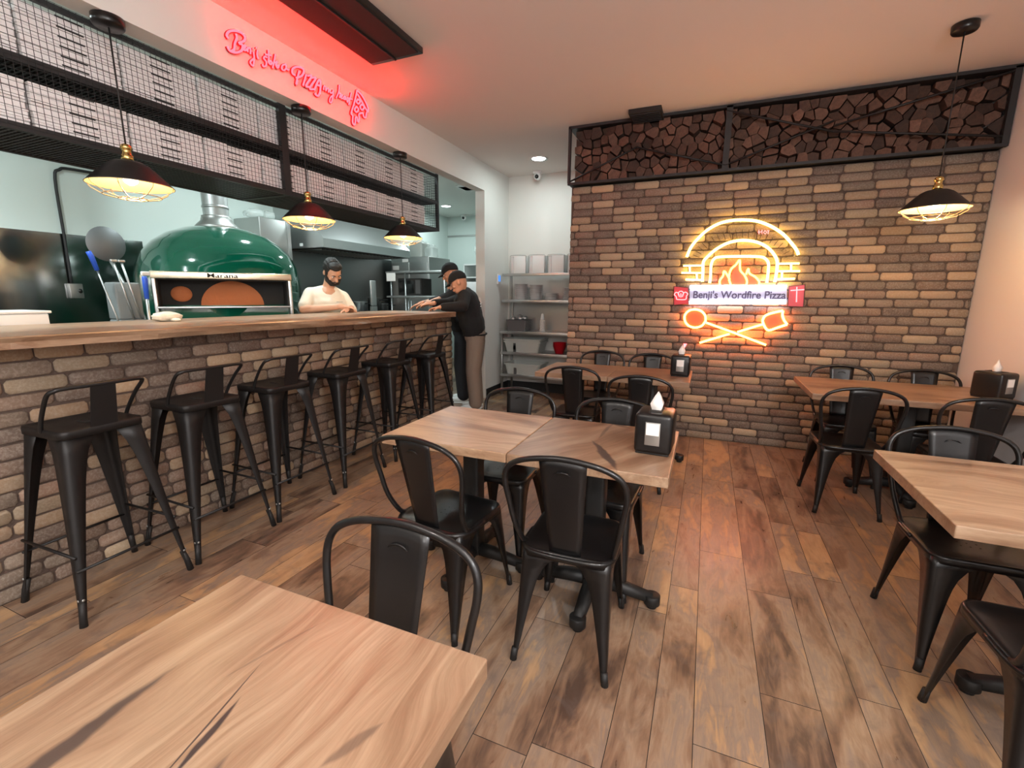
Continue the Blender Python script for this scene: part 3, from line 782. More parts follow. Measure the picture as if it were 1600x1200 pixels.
def wood_frame():
    t = thing('firewood_rack', 'black steel frame with diagonal braces holding firewood along the ceiling', 'frame', (0, 0, 0)); m = M['rack']
    y = YB-.085; x0, x1 = XB0-.012, XR-.004
    for z, h in ((2.50, .022), (ZC-.013, .024)):
        b = B(); b.box(((x0+x1)/2, y, z), (x1-x0, .035, h), m); b.box(((x0+x1)/2, y+.22, z), (x1-x0, .40, .008), m); b.done('rail', t)
    for x, w_ in ((x0+.01, .024), ((x0+x1)/2-.22, .05), (x1-.02, .04)):
        b = B(); b.box((x, y, (2.5+ZC)/2), (w_, .035, ZC-2.52), m); b.done('post', t)
    xm = (x0+x1)/2-.22
    for a, c in (((x0+.02, 2.52), (x0+.66, 2.77)), ((x0+.66, 2.77), (xm, 2.54)), ((xm, 2.54), (xm+.78, 2.80)), ((xm-.02, 2.98), (xm+.78, 2.72)), ((xm+.78, 2.72), (x1-.04, 2.56)), ((xm+.78, 2.76), (x1-.04, 2.99))):
        b = B(); b.tube([(a[0], y-.012, a[1]), (c[0], y-.012, c[1])], .009, m, n=4); b.done('brace', t)
wood_frame()

# ================================================================== NEON SIGNS
def main_sign():
    y = YB-.045
    # traced on the wall plane
    def Q(cx, cy): return ony(1040+cx/5.454, 330+cy/5.454, y)
    t = thing('neon_sign', 'glowing neon sign of a pizza oven, banner and crossed peels on the brick wall', 'neon sign', (.23, YB-.02, 1.5))
    org = Vector(t.location)
    def tubes(name, paths, r, m, parent=t, sm=True, off=0):
        b = B()
        for p in paths:
            pp = [Q(*q)-org+Vector((0, off, 0)) for q in p]
            if sm and len(pp) > 2: pp = smooth_path(pp, 5)
            b.tube(pp, r, m, n=8)
        return b.done(name, parent)
    tubes('outer_arch_tube', [[(180, 390), (215, 310), (270, 240), (350, 165), (450, 108), (560, 80), (680, 75), (790, 88), (900, 130), (1000, 195), (1070, 270), (1115, 330), (1132, 372)]], .0125, M['n_yel'])
    tubes('inner_arch_tube', [[(313, 600), (318, 520), (322, 435), (360, 385), (430, 325), (520, 275), (610, 252), (700, 250), (790, 268), (870, 310), (925, 370), (950, 425), (948, 500), (930, 605)]], .0125, M['n_yel'])
    tubes('hearth_tube', [[(376, 612), (384, 540), (388, 460), (410, 410), (460, 390), (640, 385), (800, 388), (850, 405), (876, 445), (874, 520), (862, 610)]], .0115, M['n_yel'])
    tubes('brick_line_tube', [[(150, 465), (308, 463)], [(135, 525), (305, 526)], [(170, 582), (300, 586)], [(205, 468), (207, 520)], [(265, 530), (267, 580)]], .0085, M['n_yel'], sm=False)
    tubes('brick_line_tube', [[(955, 448), (1140, 445)], [(958, 512), (1145, 510)], [(945, 580), (1100, 575)], [(1070, 450), (1068, 505)], [(992, 515), (990, 575)]], .0085, M['n_yel'], sm=False)
    tubes('flame_tube', [[(462, 628), (462, 590), (490, 550), (497, 512), (520, 535), (545, 580)], [(555, 625), (540, 570), (555, 500), (600, 455), (632, 418), (636, 500), (672, 545), (692, 590), (690, 628)], [(685, 540), (705, 490), (715, 530), (765, 560), (795, 595), (797, 628)]], .0085, M['n_orc'])
    # dark unlit ticks round the arch
    b = B()
    for k in range(21):
        a = rad(164-148*k/20); c = Vector((655, 455)); q0 = c+Vector((cos(a)*335*1.14, -sin(a)*225)); q1 = c+Vector((cos(a)*380*1.16, -sin(a)*(300)))
        b.tube([Q(*q0)-org, Q(*q1)-org], .0028, M['tick'], n=6)
    b.done('unlit_tick', t)
    tubes('small_letters', [[(795, 160), (795, 195)], [(785, 178), (820, 176)], [(822, 160), (820, 195)], [(845, 165), (835, 182), (850, 195), (862, 180), (848, 165)], [(865, 165), (885, 168)], [(875, 167), (873, 195)]], .003, M['n_pnk'], sm=False)
    # banner
    b = B(); P = [Q(205, 655)-org, Q(1035, 655)-org, Q(1035, 770)-org, Q(205, 775)-org]
    vs = [p+Vector((0, .012, 0)) for p in P]+[p+Vector((0, .018, 0)) for p in P]
    b.vf(vs, [(0, 1, 2, 3), (7, 6, 5, 4), (0, 4, 5, 1), (1, 5, 6, 2), (2, 6, 7, 3), (3, 7, 4, 0)], M['plate_l']); b.done('banner_plate', t)
    tubes('banner_tube', [[(208, 645), (1030, 645)], [(200, 778), (1025, 778)]], .0145, M['n_whi'], sm=False)
    cu = bpy.data.curves.new('lettering', 'FONT'); cu.body = "Benji's Wordfire Pizza"; cu.size = .085; cu.extrude = .003; cu.space_character = 1.0; cu.align_x = 'CENTER'; cu.align_y = 'CENTER'; cu.offset = .0018
    tx = bpy.data.objects.new('lettering_src', cu); COL.objects.link(tx)
    me = bpy.data.meshes.new_from_object(tx.evaluated_get(bpy.context.evaluated_depsgraph_get())); bpy.data.objects.remove(tx)
    me.materials.clear(); me.materials.append(M['letter']); lo = bpy.data.objects.new('lettering', me); COL.objects.link(lo); lo.parent = t
    wd = max(v.co.x for v in me.vertices)-min(v.co.x for v in me.vertices)
    cc = Q(615, 716)-org; lo.location = cc+Vector((0, .004, 0)); lo.rotation_euler = (pi/2, 0, 0); lo.scale = ((Q(1010, 716)-Q(220, 716)).length/wd, 1.12, 1)
    # scroll ends
    for nm, cs, cross in (('left', [(70, 640), (195, 650), (195, 790), (70, 800)], 0), ('right', [(1050, 640), (1190, 625), (1175, 815), (1040, 810)], 1)):
        b = B(); P = [Q(*c)-org for c in cs]; vs = [p+Vector((0, .006, 0)) for p in P]+[p+Vector((0, .016, 0)) for p in P]
        b.vf(vs, [(0, 1, 2, 3), (7, 6, 5, 4), (0, 4, 5, 1), (1, 5, 6, 2), (2, 6, 7, 3), (3, 7, 4, 0)], M['acrylic']); pl = b.done('scroll_end', t)
        b = B(); b.tube([p+Vector((0, .002, 0)) for p in P], .004, M['tick'], n=6, closed=True); b.done('scroll_outline', pl)
    tubes('crown_tube', [[(95, 752), (88, 725), (75, 712), (88, 692), (108, 700), (118, 730), (108, 700), (122, 684), (140, 684), (152, 700), (142, 730), (152, 700), (170, 690), (188, 705), (178, 722), (168, 752), (95, 752)], [(130, 700), (130, 735)]], .0045, M['n_pnk'], off=-.004)
    tubes('cross_tube', [[(1118, 645), (1114, 775)], [(1065, 676), (1180, 668)]], .005, M['n_pnk'], sm=False, off=-.004)
    # peels
    tubes('round_peel_tube', [[(342, 925), (335, 885), (300, 850), (250, 838), (200, 848), (165, 885), (165, 935), (195, 975), (250, 992), (305, 978), (335, 945), (342, 925)]], .010, M['n_ora'])
    tubes('square_peel_tube', [[(825, 935), (845, 895), (900, 870), (1000, 848)], [(1000, 848), (996, 890), (1010, 930), (1036, 965)], [(1036, 965), (960, 990), (880, 1015), (845, 985), (825, 935)]], .010, M['n_ora'])
    tubes('handle_tube', [[(345, 950), (540, 1020), (855, 1140)], [(825, 965), (610, 1030)], [(545, 1045), (290, 1122)]], .0095, M['n_ora'], sm=False)
    for nm, poly in (('lit_flame_panel', [(470, 622), (472, 590), (500, 535), (540, 590), (548, 560), (600, 475), (628, 440), (640, 520), (684, 560), (705, 520), (785, 600), (788, 622)]), ('lit_peel_panel', [(335, 925), (325, 885), (295, 858), (250, 846), (205, 856), (174, 888), (173, 932), (200, 970), (250, 984), (300, 970), (328, 942)]), ('lit_peel_panel', [(834, 935), (852, 900), (905, 878), (992, 858), (990, 890), (1004, 930), (1022, 962), (955, 982), (882, 1004), (852, 980)])):
        b = B(); n = len(poly); P = [Q(*c)-org for c in poly]
        b.vf([p+Vector((0, .014, 0)) for p in P]+[p+Vector((0, .020, 0)) for p in P], [tuple(range(n)), tuple(range(2*n-1, n-1, -1))]+[(i, n+i, n+(i+1) % n, (i+1) % n) for i in range(n)], M['flame_panel']); b.done(nm, t)
    b = B(); c0 = Q(150, 1130)-org
    b.vf([c0+Vector(v) for v in ((0, .02, 0), (.035, .02, .0), (.012, .02, -.05), (0, .026, 0), (.035, .026, 0), (.012, .026, -.05))], [(0, 1, 2), (5, 4, 3), (0, 3, 4, 1), (1, 4, 5, 2), (2, 5, 3, 0)], M['n_pnk']); b.done('flame_chip', t)
    for p in ((200, 380), (1100, 380), (640, 90), (370, 600), (870, 600)):
        b = B(); q = Q(*p)-org; b.tube([q, q+Vector((0, .03, 0))], .006, M['clear'], n=8); b.done('standoff', t)
    b = B(); b.tube([(-.01, .018, .34), (-.3, .016, .42)], .0001, M['clear'], n=4); b.bm.free()
main_sign()
def red_sign():
    x = XL+.03
    def Q(cx, cy): return onx(340+cx/6.154, 20+cy/6.154, x)
    org = Vector((XL+.01, 2.75, 2.87))
    t = thing('neon_sign', 'red neon handwriting with a dripping pizza slice high on the white wall', 'neon sign', org)
    S = {
     'letter_b': [[(105, 245), (88, 215), (110, 180), (165, 172), (225, 190), (262, 230), (255, 270), (205, 290), (240, 310), (232, 360), (180, 382), (120, 365), (95, 320)], [(175, 200), (185, 240), (165, 300), (160, 350), (130, 372)]],
     'letters_enji': [[(245, 350), (262, 335), (268, 315), (250, 320), (248, 350), (268, 362), (285, 345)], [(290, 330), (290, 375)], [(290, 345), (310, 335), (318, 360), (316, 395)], [(345, 375), (352, 430), (345, 500), (330, 505), (315, 470), (350, 440)], [(385, 360), (380, 400), (392, 445)], [(338, 340), (342, 346)], [(370, 330), (374, 336)]],
     'word_stole': [[(475, 430), (455, 420), (445, 440), (468, 470), (465, 510), (440, 515), (435, 495)], [(488, 360), (492, 430), (488, 470), (500, 490)], [(460, 400), (515, 410)], [(510, 460), (498, 480), (508, 495), (524, 480), (510, 460)], [(555, 400), (545, 460), (530, 530)], [(545, 480), (575, 470), (560, 500), (590, 510), (575, 530), (560, 500)]],
     'word_a': [[(655, 495), (625, 505), (618, 540), (640, 552), (660, 530), (655, 495), (665, 540), (685, 548)]],
     'word_pizza': [[(745, 600), (720, 580), (722, 540), (760, 520), (810, 530), (830, 560), (815, 600), (780, 620), (755, 625)], [(785, 560), (765, 640), (755, 690), (770, 650)], [(852, 595), (822, 700)], [(865, 605), (905, 610), (850, 700), (880, 712)], [(905, 625), (945, 630), (885, 725), (925, 735)], [(930, 745), (965, 660), (985, 645), (990, 690), (985, 760), (965, 800), (935, 775)], [(945, 690), (995, 705)]],
     'word_my': [[(1018, 740), (1025, 705), (1040, 715), (1040, 750), (1055, 725), (1068, 735), (1065, 765)], [(1080, 740), (1085, 770), (1105, 765), (1112, 745), (1108, 800), (1095, 860), (1078, 855), (1085, 815), (1115, 790)]],
     'word_heart': [[(1170, 695), (1165, 760), (1140, 820), (1165, 770), (1178, 780), (1172, 815)], [(1188, 810), (1200, 795), (1190, 785), (1185, 815), (1200, 825)], [(1222, 800), (1208, 820), (1222, 832), (1230, 805), (1232, 838)], [(1245, 815), (1248, 860), (1262, 830)], [(1285, 770), (1262, 885)], [(1245, 815), (1295, 832)]],
     'pizza_slice': [[(1340, 745), (1330, 800), (1310, 880), (1285, 965), (1300, 990), (1298, 1050), (1312, 1078), (1325, 1050), (1325, 1010), (1340, 1005), (1350, 1050), (1362, 1020), (1360, 975), (1395, 965), (1405, 1000), (1425, 1005), (1430, 970), (1448, 930)], [(1340, 745), (1385, 790), (1430, 870), (1450, 930), (1440, 945), (1395, 870), (1345, 780)], [(1350, 830), (1370, 850), (1355, 875), (1335, 855), (1350, 830)], [(1385, 880), (1410, 905), (1390, 935), (1370, 905), (1385, 880)], [(1335, 900), (1355, 930), (1335, 955), (1318, 930), (1335, 900)]],
    }
    for nm, paths in S.items():
        b = B()
        for p in paths:
            pp = [Q(*q)-org for q in p]
            b.tube(smooth_path(pp, 4) if len(pp) > 2 else pp, .0065 if nm in ('letter_b', 'word_pizza', 'pizza_slice') else .005, M['n_red'], n=6)
        tb = b.done(nm, t)
        b = B()
        for p in paths:
            pp = [Q(*q)-org-Vector((.009, 0, 0)) for q in p]
            b.tube(smooth_path(pp, 4) if len(pp) > 2 else pp, .0095 if nm in ('letter_b', 'word_pizza', 'pizza_slice') else .0078, M['n_back'], n=6)
        b.done('silicone_backing', tb)
    b = B()
    for c in ((200, 380), (520, 500), (870, 690), (1340, 1000)):
        q = Q(*c)-org; b.tube([q, Vector((-.008, q.y, q.z))], .004, M['clear'], n=6)
    b.done('standoff', t)
red_sign()

# ================================================================== CEILING AND WALL FITTINGS
def downlight(x, y, m, lab, z=ZC):
    t = thing('downlight', lab, 'ceiling light', (x, y, z))
    b = B(); b.lathe([(.075, -.002), (.105, -.012), (.112, -.004), (.112, 0)], m=M['white_p'], capends=False); b.done('trim_ring', t)
    b = B(); b.lathe([(0, -.006), (.08, -.006)], m=m, capends=False); b.done('diffuser', t); return t
downlight(-2.03, 5.6, M['ledw'], 'round white downlight in the ceiling before the shelf alcove')
downlight(-4.65, 7.8, M['ledw'], 'round white downlight glowing in the kitchen ceiling')
b = B(); c = (-2.11, 2.16, ZC-.02); b.box(c, (.42, 1.54, .04), M['black'], bev=.004)
vt = tag(b.done('ceiling_heater'), 'large flat black rectangular heater panel on the ceiling', 'heater panel')
b = B(); b.box((-2.215, 2.16, ZC-.043), (.18, 1.46, .006), M['dark']); b.box((-2.005, 2.16, ZC-.043), (.18, 1.46, .006), M['dark']); h = b.done('heating_face', vt)
b = B(); b.box((-2.11, 2.16, ZC-.047), (.012, 1.5, .012), M['rack']); b.done('centre_bar', vt)
b = B(); b.box((-.65, 4.63, ZC-.02), (.28, .26, .04), M['dark'], bev=.004); v2 = tag(b.done('ceiling_vent'), 'small square black vent on the ceiling beside the firewood frame', 'vent')
b = B()
for i in range(6): b.box((-.65, 4.53+.04*i, ZC-.044), (.25, .006, .008), M['rack'])
b.done('grille', v2)
def dome(loc, d, lab):
    t = thing('security_camera', lab, 'security camera', loc); d = Vector(d)
    b = B(); b.lathe([(.06, 0), (.06, -.02), (.045, -.035)], m=M['white_p']); b.done('mount', t)
    b = B(); b.ell((0, 0, -.06), (.05, .05, .05), M['white_p']); b.ell(Vector((0, 0, -.06))+d*.030, (.030, .030, .030), M['lens']); b.done('camera_ball', t)
dome((-2.245, 6.15, ZC), (.1, -.9, -.3), 'white dome security camera in the alcove under the downlight')
dome((-5.0+.2, 8.75, ZC), (.2, -.9, -.2), 'white dome security camera at the end of the kitchen ceiling')
b = B(); b.box((-3.52, 6.6, ZC-.01), (.30, .30, .02), M['white_p'], bev=.004); v3 = tag(b.done('ceiling_vent'), 'square white air vent in the kitchen ceiling', 'vent')
b = B(); [b.box((-3.52, 6.6, ZC-.022), (s, s, .004), M['kceil'] if i % 2 else M['steel_d']) for i, s in enumerate((.24, .23, .15, .14))]; b.done('louvre', v3)
t = thing('thermostat', 'small white wall thermostat with a blue screen beside the alcove', 'thermostat', (XL+.012, 5.94, 1.62))
b = B(); b.box((0, 0, 0), (.02, .10, .14), M['white_p'], bev=.006); b.done('casing', t)
b = B(); b.box((.011, 0, .01), (.002, .07, .08), M['screen']); b.done('screen', t)

for i, (x, y) in enumerate(FILL_GLOBES):  # bodies for the added fill globes, out of view
    t = thing('globe_lamp', ['frosted globe lamp hanging behind the camera near the side wall', 'frosted globe lamp hanging behind the camera near the bar'][i], 'lamp', (x, y, 2.25))
    b = B(); b.tube([(0, 0, .19), (0, 0, ZC-2.25)], .005, M['rubber'], n=8); b.lathe([(.05, ZC-2.28), (.05, ZC-2.25)], m=M['black'], n=20); b.done('cord', t)
    b = B(); b.lathe([(.03, .15), (.03, .19), (.012, .20)], m=M['brass'], n=16); b.done('socket', t)
    b = B(); b.lathe([(.0, -.15), (.06, -.145), (.06, -.14), (0, -.143)], m=M['ledd'], n=20); b.done('lower_diffuser', t)
for x, y in DINING_STAND_IN_LAMPS: downlight(x, y, M['ledd'], 'round recessed downlight in the dining ceiling behind the camera')['group'] = 'dining downlights'  # fixtures for the added stand-in downlights
# ================================================================== ALCOVE SHELVES
SX0, SX1, SYF, SYB = -2.66, -1.42, 5.86, 6.26
def alcove():
    t = thing('steel_shelving', 'steel work table with two overshelves in the alcove beside the brick wall', 'shelving', ((SX0+SX1)/2, 6.06, 0)); o = Vector(t.location); cx = 0
    W_ = SX1-SX0
    for z, d, nm in ((1.69, .34, 'upper_shelf'), (1.335, .34, 'middle_shelf'), (.905, .42, 'worktop'), (.615, .40, 'lower_shelf'), (.30, .40, 'bottom_shelf')):
        b = B(); b.box((0, (SYB-d/2)-o.y, z), (W_, d, .012), M['steel'], bev=.003); b.box((0, SYB-d-o.y+.004, z-.014), (W_, .010, .034), M['steel'], bev=.003); b.done(nm, t)
    for x in (SX0+.02, SX1-.02):
        for y in (SYF+.02, SYB-.02):
            b = B(); b.tube([(x-o.x, y-o.y, 0), (x-o.x, y-o.y, .90)], .018, M['steel_d'], n=12); b.done('leg', t)
        b = B(); b.box((x-o.x, SYB-.06-o.y, 1.30), (.03, .03, .80), M['steel_d']); b.done('upright', t)
    b = B(); b.box((0, .19, 1.12), (W_-.06, .006, .42), M['steel_d']); b.done('back_panel', t)
    t2 = 0
alcove()
g = 'upright white cartons on the top alcove shelf'
b0 = None
for i, x in enumerate((-2.44, -2.17, -1.90, -1.63)):
    lab = ['leftmost of four upright white cartons on the top alcove shelf', 'second from left of four upright white cartons on the top shelf', 'third from left of four upright white cartons on the top shelf', 'upright white carton on the top shelf closest to the bricks'][i]
    if i == 0:
        t = thing('carton', lab, 'carton', (x, 6.05, 1.697), 0, g)
        b = B(); b.box((.03, 0, .115), (.17, .20, .23), M['white_p'], bev=.006); b.done('front_panel', t)
        b = B(); b.box((-.08, 0, .112), (.045, .19, .224), M['plate'], bev=.006); b.done('side_flap', t)
        b = B(); b.tube(smooth_path([(-.11, -.1, .0), (-.11, -.1, .20), (-.085, -.1, .237), (.09, -.1, .237), (.122, -.1, .21), (.122, -.1, 0)], 3), .004, M['steel_d'], n=6); b.done('wire_rim', t)
        b0 = t
    else: dup(b0, (x, 6.05, 1.697), 0, lab)
g = 'plates stacked on the alcove shelf'
pl = B(); pl.lathe([(0, 0), (.055, 0), (.095, .011), (.097, .013), (.094, .015), (.055, .005), (0, .004)], m=M['plate'], n=28); pl = tag(pl.done('plate'), 'x', 'plate', g); firstp = True
for k, (x, n, s, lab) in enumerate(((-2.42, 17, 1, 'white plate in the tall leftmost stack on the middle alcove shelf'), (-2.20, 16, 1, 'white plate in the second tall stack on the middle alcove shelf'), (-1.975, 7, 1.05, 'white plate in the low third stack on the middle alcove shelf'), (-1.70, 13, 1.2, 'wide white plate in the stack nearest the bricks'))):
    for i in range(n):
        z = 1.3415+i*.0125
        if firstp: pl.location = (x, 6.05, z); pl['label'] = lab; firstp = False
        else:
            c = dup(pl, (x+random.uniform(-.002, .002), 6.05, z), 0, lab); c.scale = (s, s, 1)
def caddy():
    t = thing('utensil_bin', 'dark grey bin of round steel lids on the alcove worktop', 'bin', (-2.44, 6.02, .912))
    b = B(); P = rrect(.15, .12, .02)
    R_ = [[(x*s, y*s, z) for x, y in P] for s, z in ((.9, 0), (1, .15), (1.03, .155), (.98, .155), (.88, .012))]
    n = len(P); vs = [v for q in R_ for v in q]; fs = [(i*n+j, i*n+(j+1) % n, (i+1)*n+(j+1) % n, (i+1)*n+j) for i in range(4) for j in range(n)]+[tuple(range(n-1, -1, -1)), tuple(4*n+j for j in range(n))]
    b.vf(vs, fs, M['plastic_d']); b.done('tub', t)
    for i, (x, y, z) in enumerate(((-2.52, 6.0, 1.075), (-2.42, 6.02, 1.08), (-2.34, 6.0, 1.085), (-2.44, 6.06, 1.10))):
        b = B(); b.ell((0, 0, 0), (.045, .045, .035), M['steel'], n=18, k=10); b.lathe([(.0, .03), (.008, .034), (.008, .045), (0, .046)], m=M['steel'], n=10); o = b.done('steel_ladle_bowl'); o.location = (x, y, z)
        tag(o, ['round steel bowl at the left end of the grey bin', 'round steel bowl in the middle of the grey bin', 'round steel bowl at the right end of the grey bin', 'round steel bowl at the back, topmost in the grey bin'][i], 'bowl', 'steel bowls in the grey bin')
caddy()
b = B()
for i in range(9): z = i*.018; b.lathe([(.038, z), (.042-.0012*i, z+.012), (.040-.0014*i, z+.012)], m=M['white_p'], n=20)
b.lathe([(.026, .16), (.03, .165), (.016, .235), (.008, .245), (0, .246)], m=M['white_p'], n=20)
o = tag(b.done('cup_stack'), 'tall tapering stack of cream paper cups on the alcove worktop', 'cup stack'); o.location = (-2.10, 6.05, .911)
def bus_tub():
    b = B(); P = rrect(.27, .18, .04)
    R_ = [[(x*s, y*s, z) for x, y in P] for s, z in ((.88, 0), (.98, .135), (1.04, .135), (1.05, .155), (.98, .155), (.97, .14), (.86, .01))]
    n = len(P); vs = [v for q in R_ for v in q]; fs = [(i*n+j, i*n+(j+1) % n, (i+1)*n+(j+1) % n, (i+1)*n+j) for i in range(6) for j in range(n)]+[tuple(range(n-1, -1, -1)), tuple(6*n+j for j in range(n))]
    b.vf(vs, fs, M['plastic_g']); b.box((-.1, -.175, .05), (.035, .02, .09), M['plastic_d']); return b.done('bus_tub')
for i, (x, z, lab) in enumerate(((-2.34, .622, 'lower of two nested grey plastic tubs on the shelf under the worktop'), (-2.34, .652, 'upper of two nested grey plastic tubs on the shelf under the worktop'), (-2.33, .307, 'grey plastic tub alone on the bottom alcove shelf'))):
    if i == 0: bt = bus_tub(); tag(bt, lab, 'tub', 'grey bus tubs'); bt.location = (x, 6.04, z)
    else: dup(bt, (x, 6.04, z), 0, lab)
for i in range(4):
    b = B(); b.lathe([(.055, 0), (.09, .10), (.094, .102), (.088, .10), (.05, .006), (0, .006)], m=M['redp'], n=24)
    o = b.done('basket'); o.location = (-1.83, 6.0, .622+i*.016); tag(o, 'red plastic basket nested in the small stack under the alcove worktop', 'basket', 'nested red baskets')

# ================================================================== KITCHEN
KX = -5.3
b = B(); b.box((KX+.006, .9, 1.42), (.010, 4.1, .98), M['panel']); tag(b.done('steel_splashback'), 'shiny stainless panel on the kitchen wall left of the green oven', 'wall panel')
b = B(); b.box((KX+.006, 5.75, 1.40), (.010, 2.9, 1.2), M['splash']); tag(b.done('steel_splashback'), 'dark stainless panel under the extractor hood', 'wall panel')
def oven():
    C = Vector((-4.45, 3.16, 0)); az = rad(-34)
    t = thing('pizza_oven', 'large domed green enamel pizza oven with a wide steel-framed mouth', 'oven', C, az)
    r = .70
    prof = [(0.02, 2.035), (.16, 2.03), (.30, 2.0), (.43, 1.945), (.54, 1.865), (.62, 1.77), (.67, 1.66), (.695, 1.55), (.70, 1.45), (.695, 1.30), (.66, 1.10), (.60, .90), (.60, .0)]
    b = B(); n = 64; prof = prof[::-1]
    # dome with a cut for the mouth: skip faces in the opening window
    vs = []; P = []
    fine = []
    for i in range(len(prof)-1):
        for k in range(3):
            s = k/3; fine.append((prof[i][0]*(1-s)+prof[i+1][0]*s, prof[i][1]*(1-s)+prof[i+1][1]*s))
    fine.append(prof[-1])
    for rr, z in fine:
        for k in range(n): a = 2*pi*k/n; vs.append((rr*cos(a), rr*sin(a), z))
    fs = []
    for i in range(len(fine)-1):
        zc = (fine[i][1]+fine[i+1][1])/2
        for k in range(n):
            a = 2*pi*(k+.5)/n; x, y = fine[i][0]*cos(a), fine[i][0]*sin(a)
            if 1.29 < zc < 1.56 and x > .30 and abs(y) < .52: continue
            fs.append((i*n+k, i*n+(k+1) % n, (i+1)*n+(k+1) % n, (i+1)*n+k))
    b.vf(vs, fs, M['green'], True); b.done('dome', t)
    # mouth frame, flat and wide, standing forward of the dome
    xf = .725; hw = .492; z0, z1 = 1.295, 1.52
    b = B()
    b.box((xf-.10, 0, z1+.029), (.24, 2*hw+.05, .058), M['gold'], bev=.006); fr = b.done('lintel', t)
    b = B()
    for s in (-1, 1): b = B(); b.box((xf-.10, s*(hw+.006), (z0-.16+z1)/2), (.24, .028, z1-z0+.16), M['steel'], bev=.006); b.done('side_frame', t)
    b = B(); b.box((xf-.15, 0, z0-.010), (.34, 2*hw+.02, .014), M['steel'], bev=.003); b.done('hearth_shelf', t)
    b = B(); b.box((xf-.12, 0, z0-.09), (.14, 2*hw-.02, .14), M['green']); b.done('apron', t)
    # inner hearth: dark backing with two firebrick vaults
    b = B(); b.box((xf-.30, 0, 1.42), (.02, 2*hw, .30), M['dark']); b.box((xf-.15, 0, z1-.004), (.30, 2*hw-.02, .006), M['dark'])
    for s in (-1, 1): b.box((xf-.16, s*(hw-.012), 1.41), (.26, .006, .24), M['dark'])
    b.done('throat', t)
    b = B()
    pts = [(-.0, 0)]; yc = .05; hw2 = .25
    prof2 = [(yc-hw2, z0)]+[(yc-hw2*cos(pi*i/20), z0+.218*sin(pi*i/20)) for i in range(1, 20)]+[(yc+hw2, z0)]
    b.vf([(xf-.285, p[0], p[1]) for p in prof2]+[(xf-.27, p[0], p[1]) for p in prof2], [tuple(range(len(prof2))), tuple(range(2*len(prof2)-1, len(prof2)-1, -1))]+[(i, (i+1) % len(prof2), len(prof2)+(i+1) % len(prof2), len(prof2)+i) for i in range(len(prof2))], M['terra'])
    b.done('firebrick_vault', t)
    b = B(); b.ell((xf-.285, -.335, 1.395), (.02, .080, .068), M['terra']); b.done('flame_port', t)
    b = B(); b.lathe([(.20, 2.015), (.175, 2.045), (.135, 2.085), (.125, 2.12), (.125, 2.13)], m=M['steel_d'], n=32); b.done('flue_collar', t)
    b = B(); b.lathe([(.108, 2.12), (.108, ZC-.002)], m=M['steel'], n=32, capends=False)
    for z in (2.20, 2.5): b.lathe([(.108, z), (.114, z+.006), (.114, z+.02), (.108, z+.026)], m=M['steel'], n=32, capends=False)
    b.done('flue_pipe', t)
    cu = bpy.data.curves.new('maker_name', 'FONT'); cu.body = "Marana"; cu.size = .062; cu.extrude = .001; cu.align_x = 'CENTER'; cu.align_y = 'CENTER'; cu.offset = .001
    tx = bpy.data.objects.new('src', cu); COL.objects.link(tx); me = bpy.data.meshes.new_from_object(tx.evaluated_get(bpy.context.evaluated_depsgraph_get())); bpy.data.objects.remove(tx)
    me.materials.clear(); me.materials.append(M['dark']); lo = bpy.data.objects.new('lettering', me); COL.objects.link(lo); lo.parent = t
    lo.location = (xf+.0225, -.02, z1+.029); lo.rotation_euler = (pi/2, 0, pi/2); lo.scale = (1.25, .8, 1)
oven()
def hood():
    t = thing('extractor_hood', 'stainless steel extractor hood over the cooking line', 'extractor hood', (KX, 5.5, 1.98))
    x1 = .82; y0, y1 = -.96, .86
    b = B()
    # lip box
    b.box((x1/2, (y0+y1)/2, .055), (x1, y1-y0, .11), M['steel'])
    # sloped front
    vs = [(x1, y0, .11), (x1, y1, .11), (.42, y0+.0, .52), (.42, y1, .52), (0, y0, .11), (0, y1, .11), (0, y0, .52), (0, y1, .52)]
    b.vf(vs, [(0, 1, 3, 2), (0, 2, 6, 4), (1, 5, 7, 3), (2, 3, 7, 6)], M['steel']); b.done('canopy', t)
    b = B(); b.box((.22, -.05, .70), (.42, 1.5, .36), M['steel_d']); b.done('duct_box', t)
    b = B(); b.box((.4, -.05, -.004), (.70, 1.7, .006), M['dark'])
    for i in range(22): b.box((.42, -.85+.077*i, -.012), (.5, .012, .014), M['steel_d'])
    b.done('filter', t)
    b = B(); b.box((.45, y0-.003, .04), (.05, .003, .035), M['white_p']); b.done('sticker', t)
hood()
# ducting / metal cabinet beside the flue
t = thing('steel_cabinet', 'grey steel wall box with plastic bags on it behind the oven flue', 'cabinet', (-5.08, 4.2, 2.05))
b = B(); b.box((0, -.02, .0), (.42, .42, .46), M['steel_d'], bev=.008); b.done('body', t)
b = B(); b.box((.215, .17, 0), (.008, .05, .46), M['steel']); b.done('edge_strip', t)
for i, (dx, dy, s) in enumerate(((.02, -.12, .10), (0, .06, .08))):
    b = B(); b.ell((0, 0, 0), (.12, s*1.2, .06), M['clear'], n=14, k=8, fn=lambda v: v*(1+.12*sin(v.x*9+v.y*7))); o = b.done('plastic_bag'); o.location = (-5.08+dx, 4.2+dy, 2.335); tag(o, ['crumpled clear plastic bag on the steel box by the flue', 'smaller crumpled plastic bag on the steel box, nearer the hood'][i], 'bag')
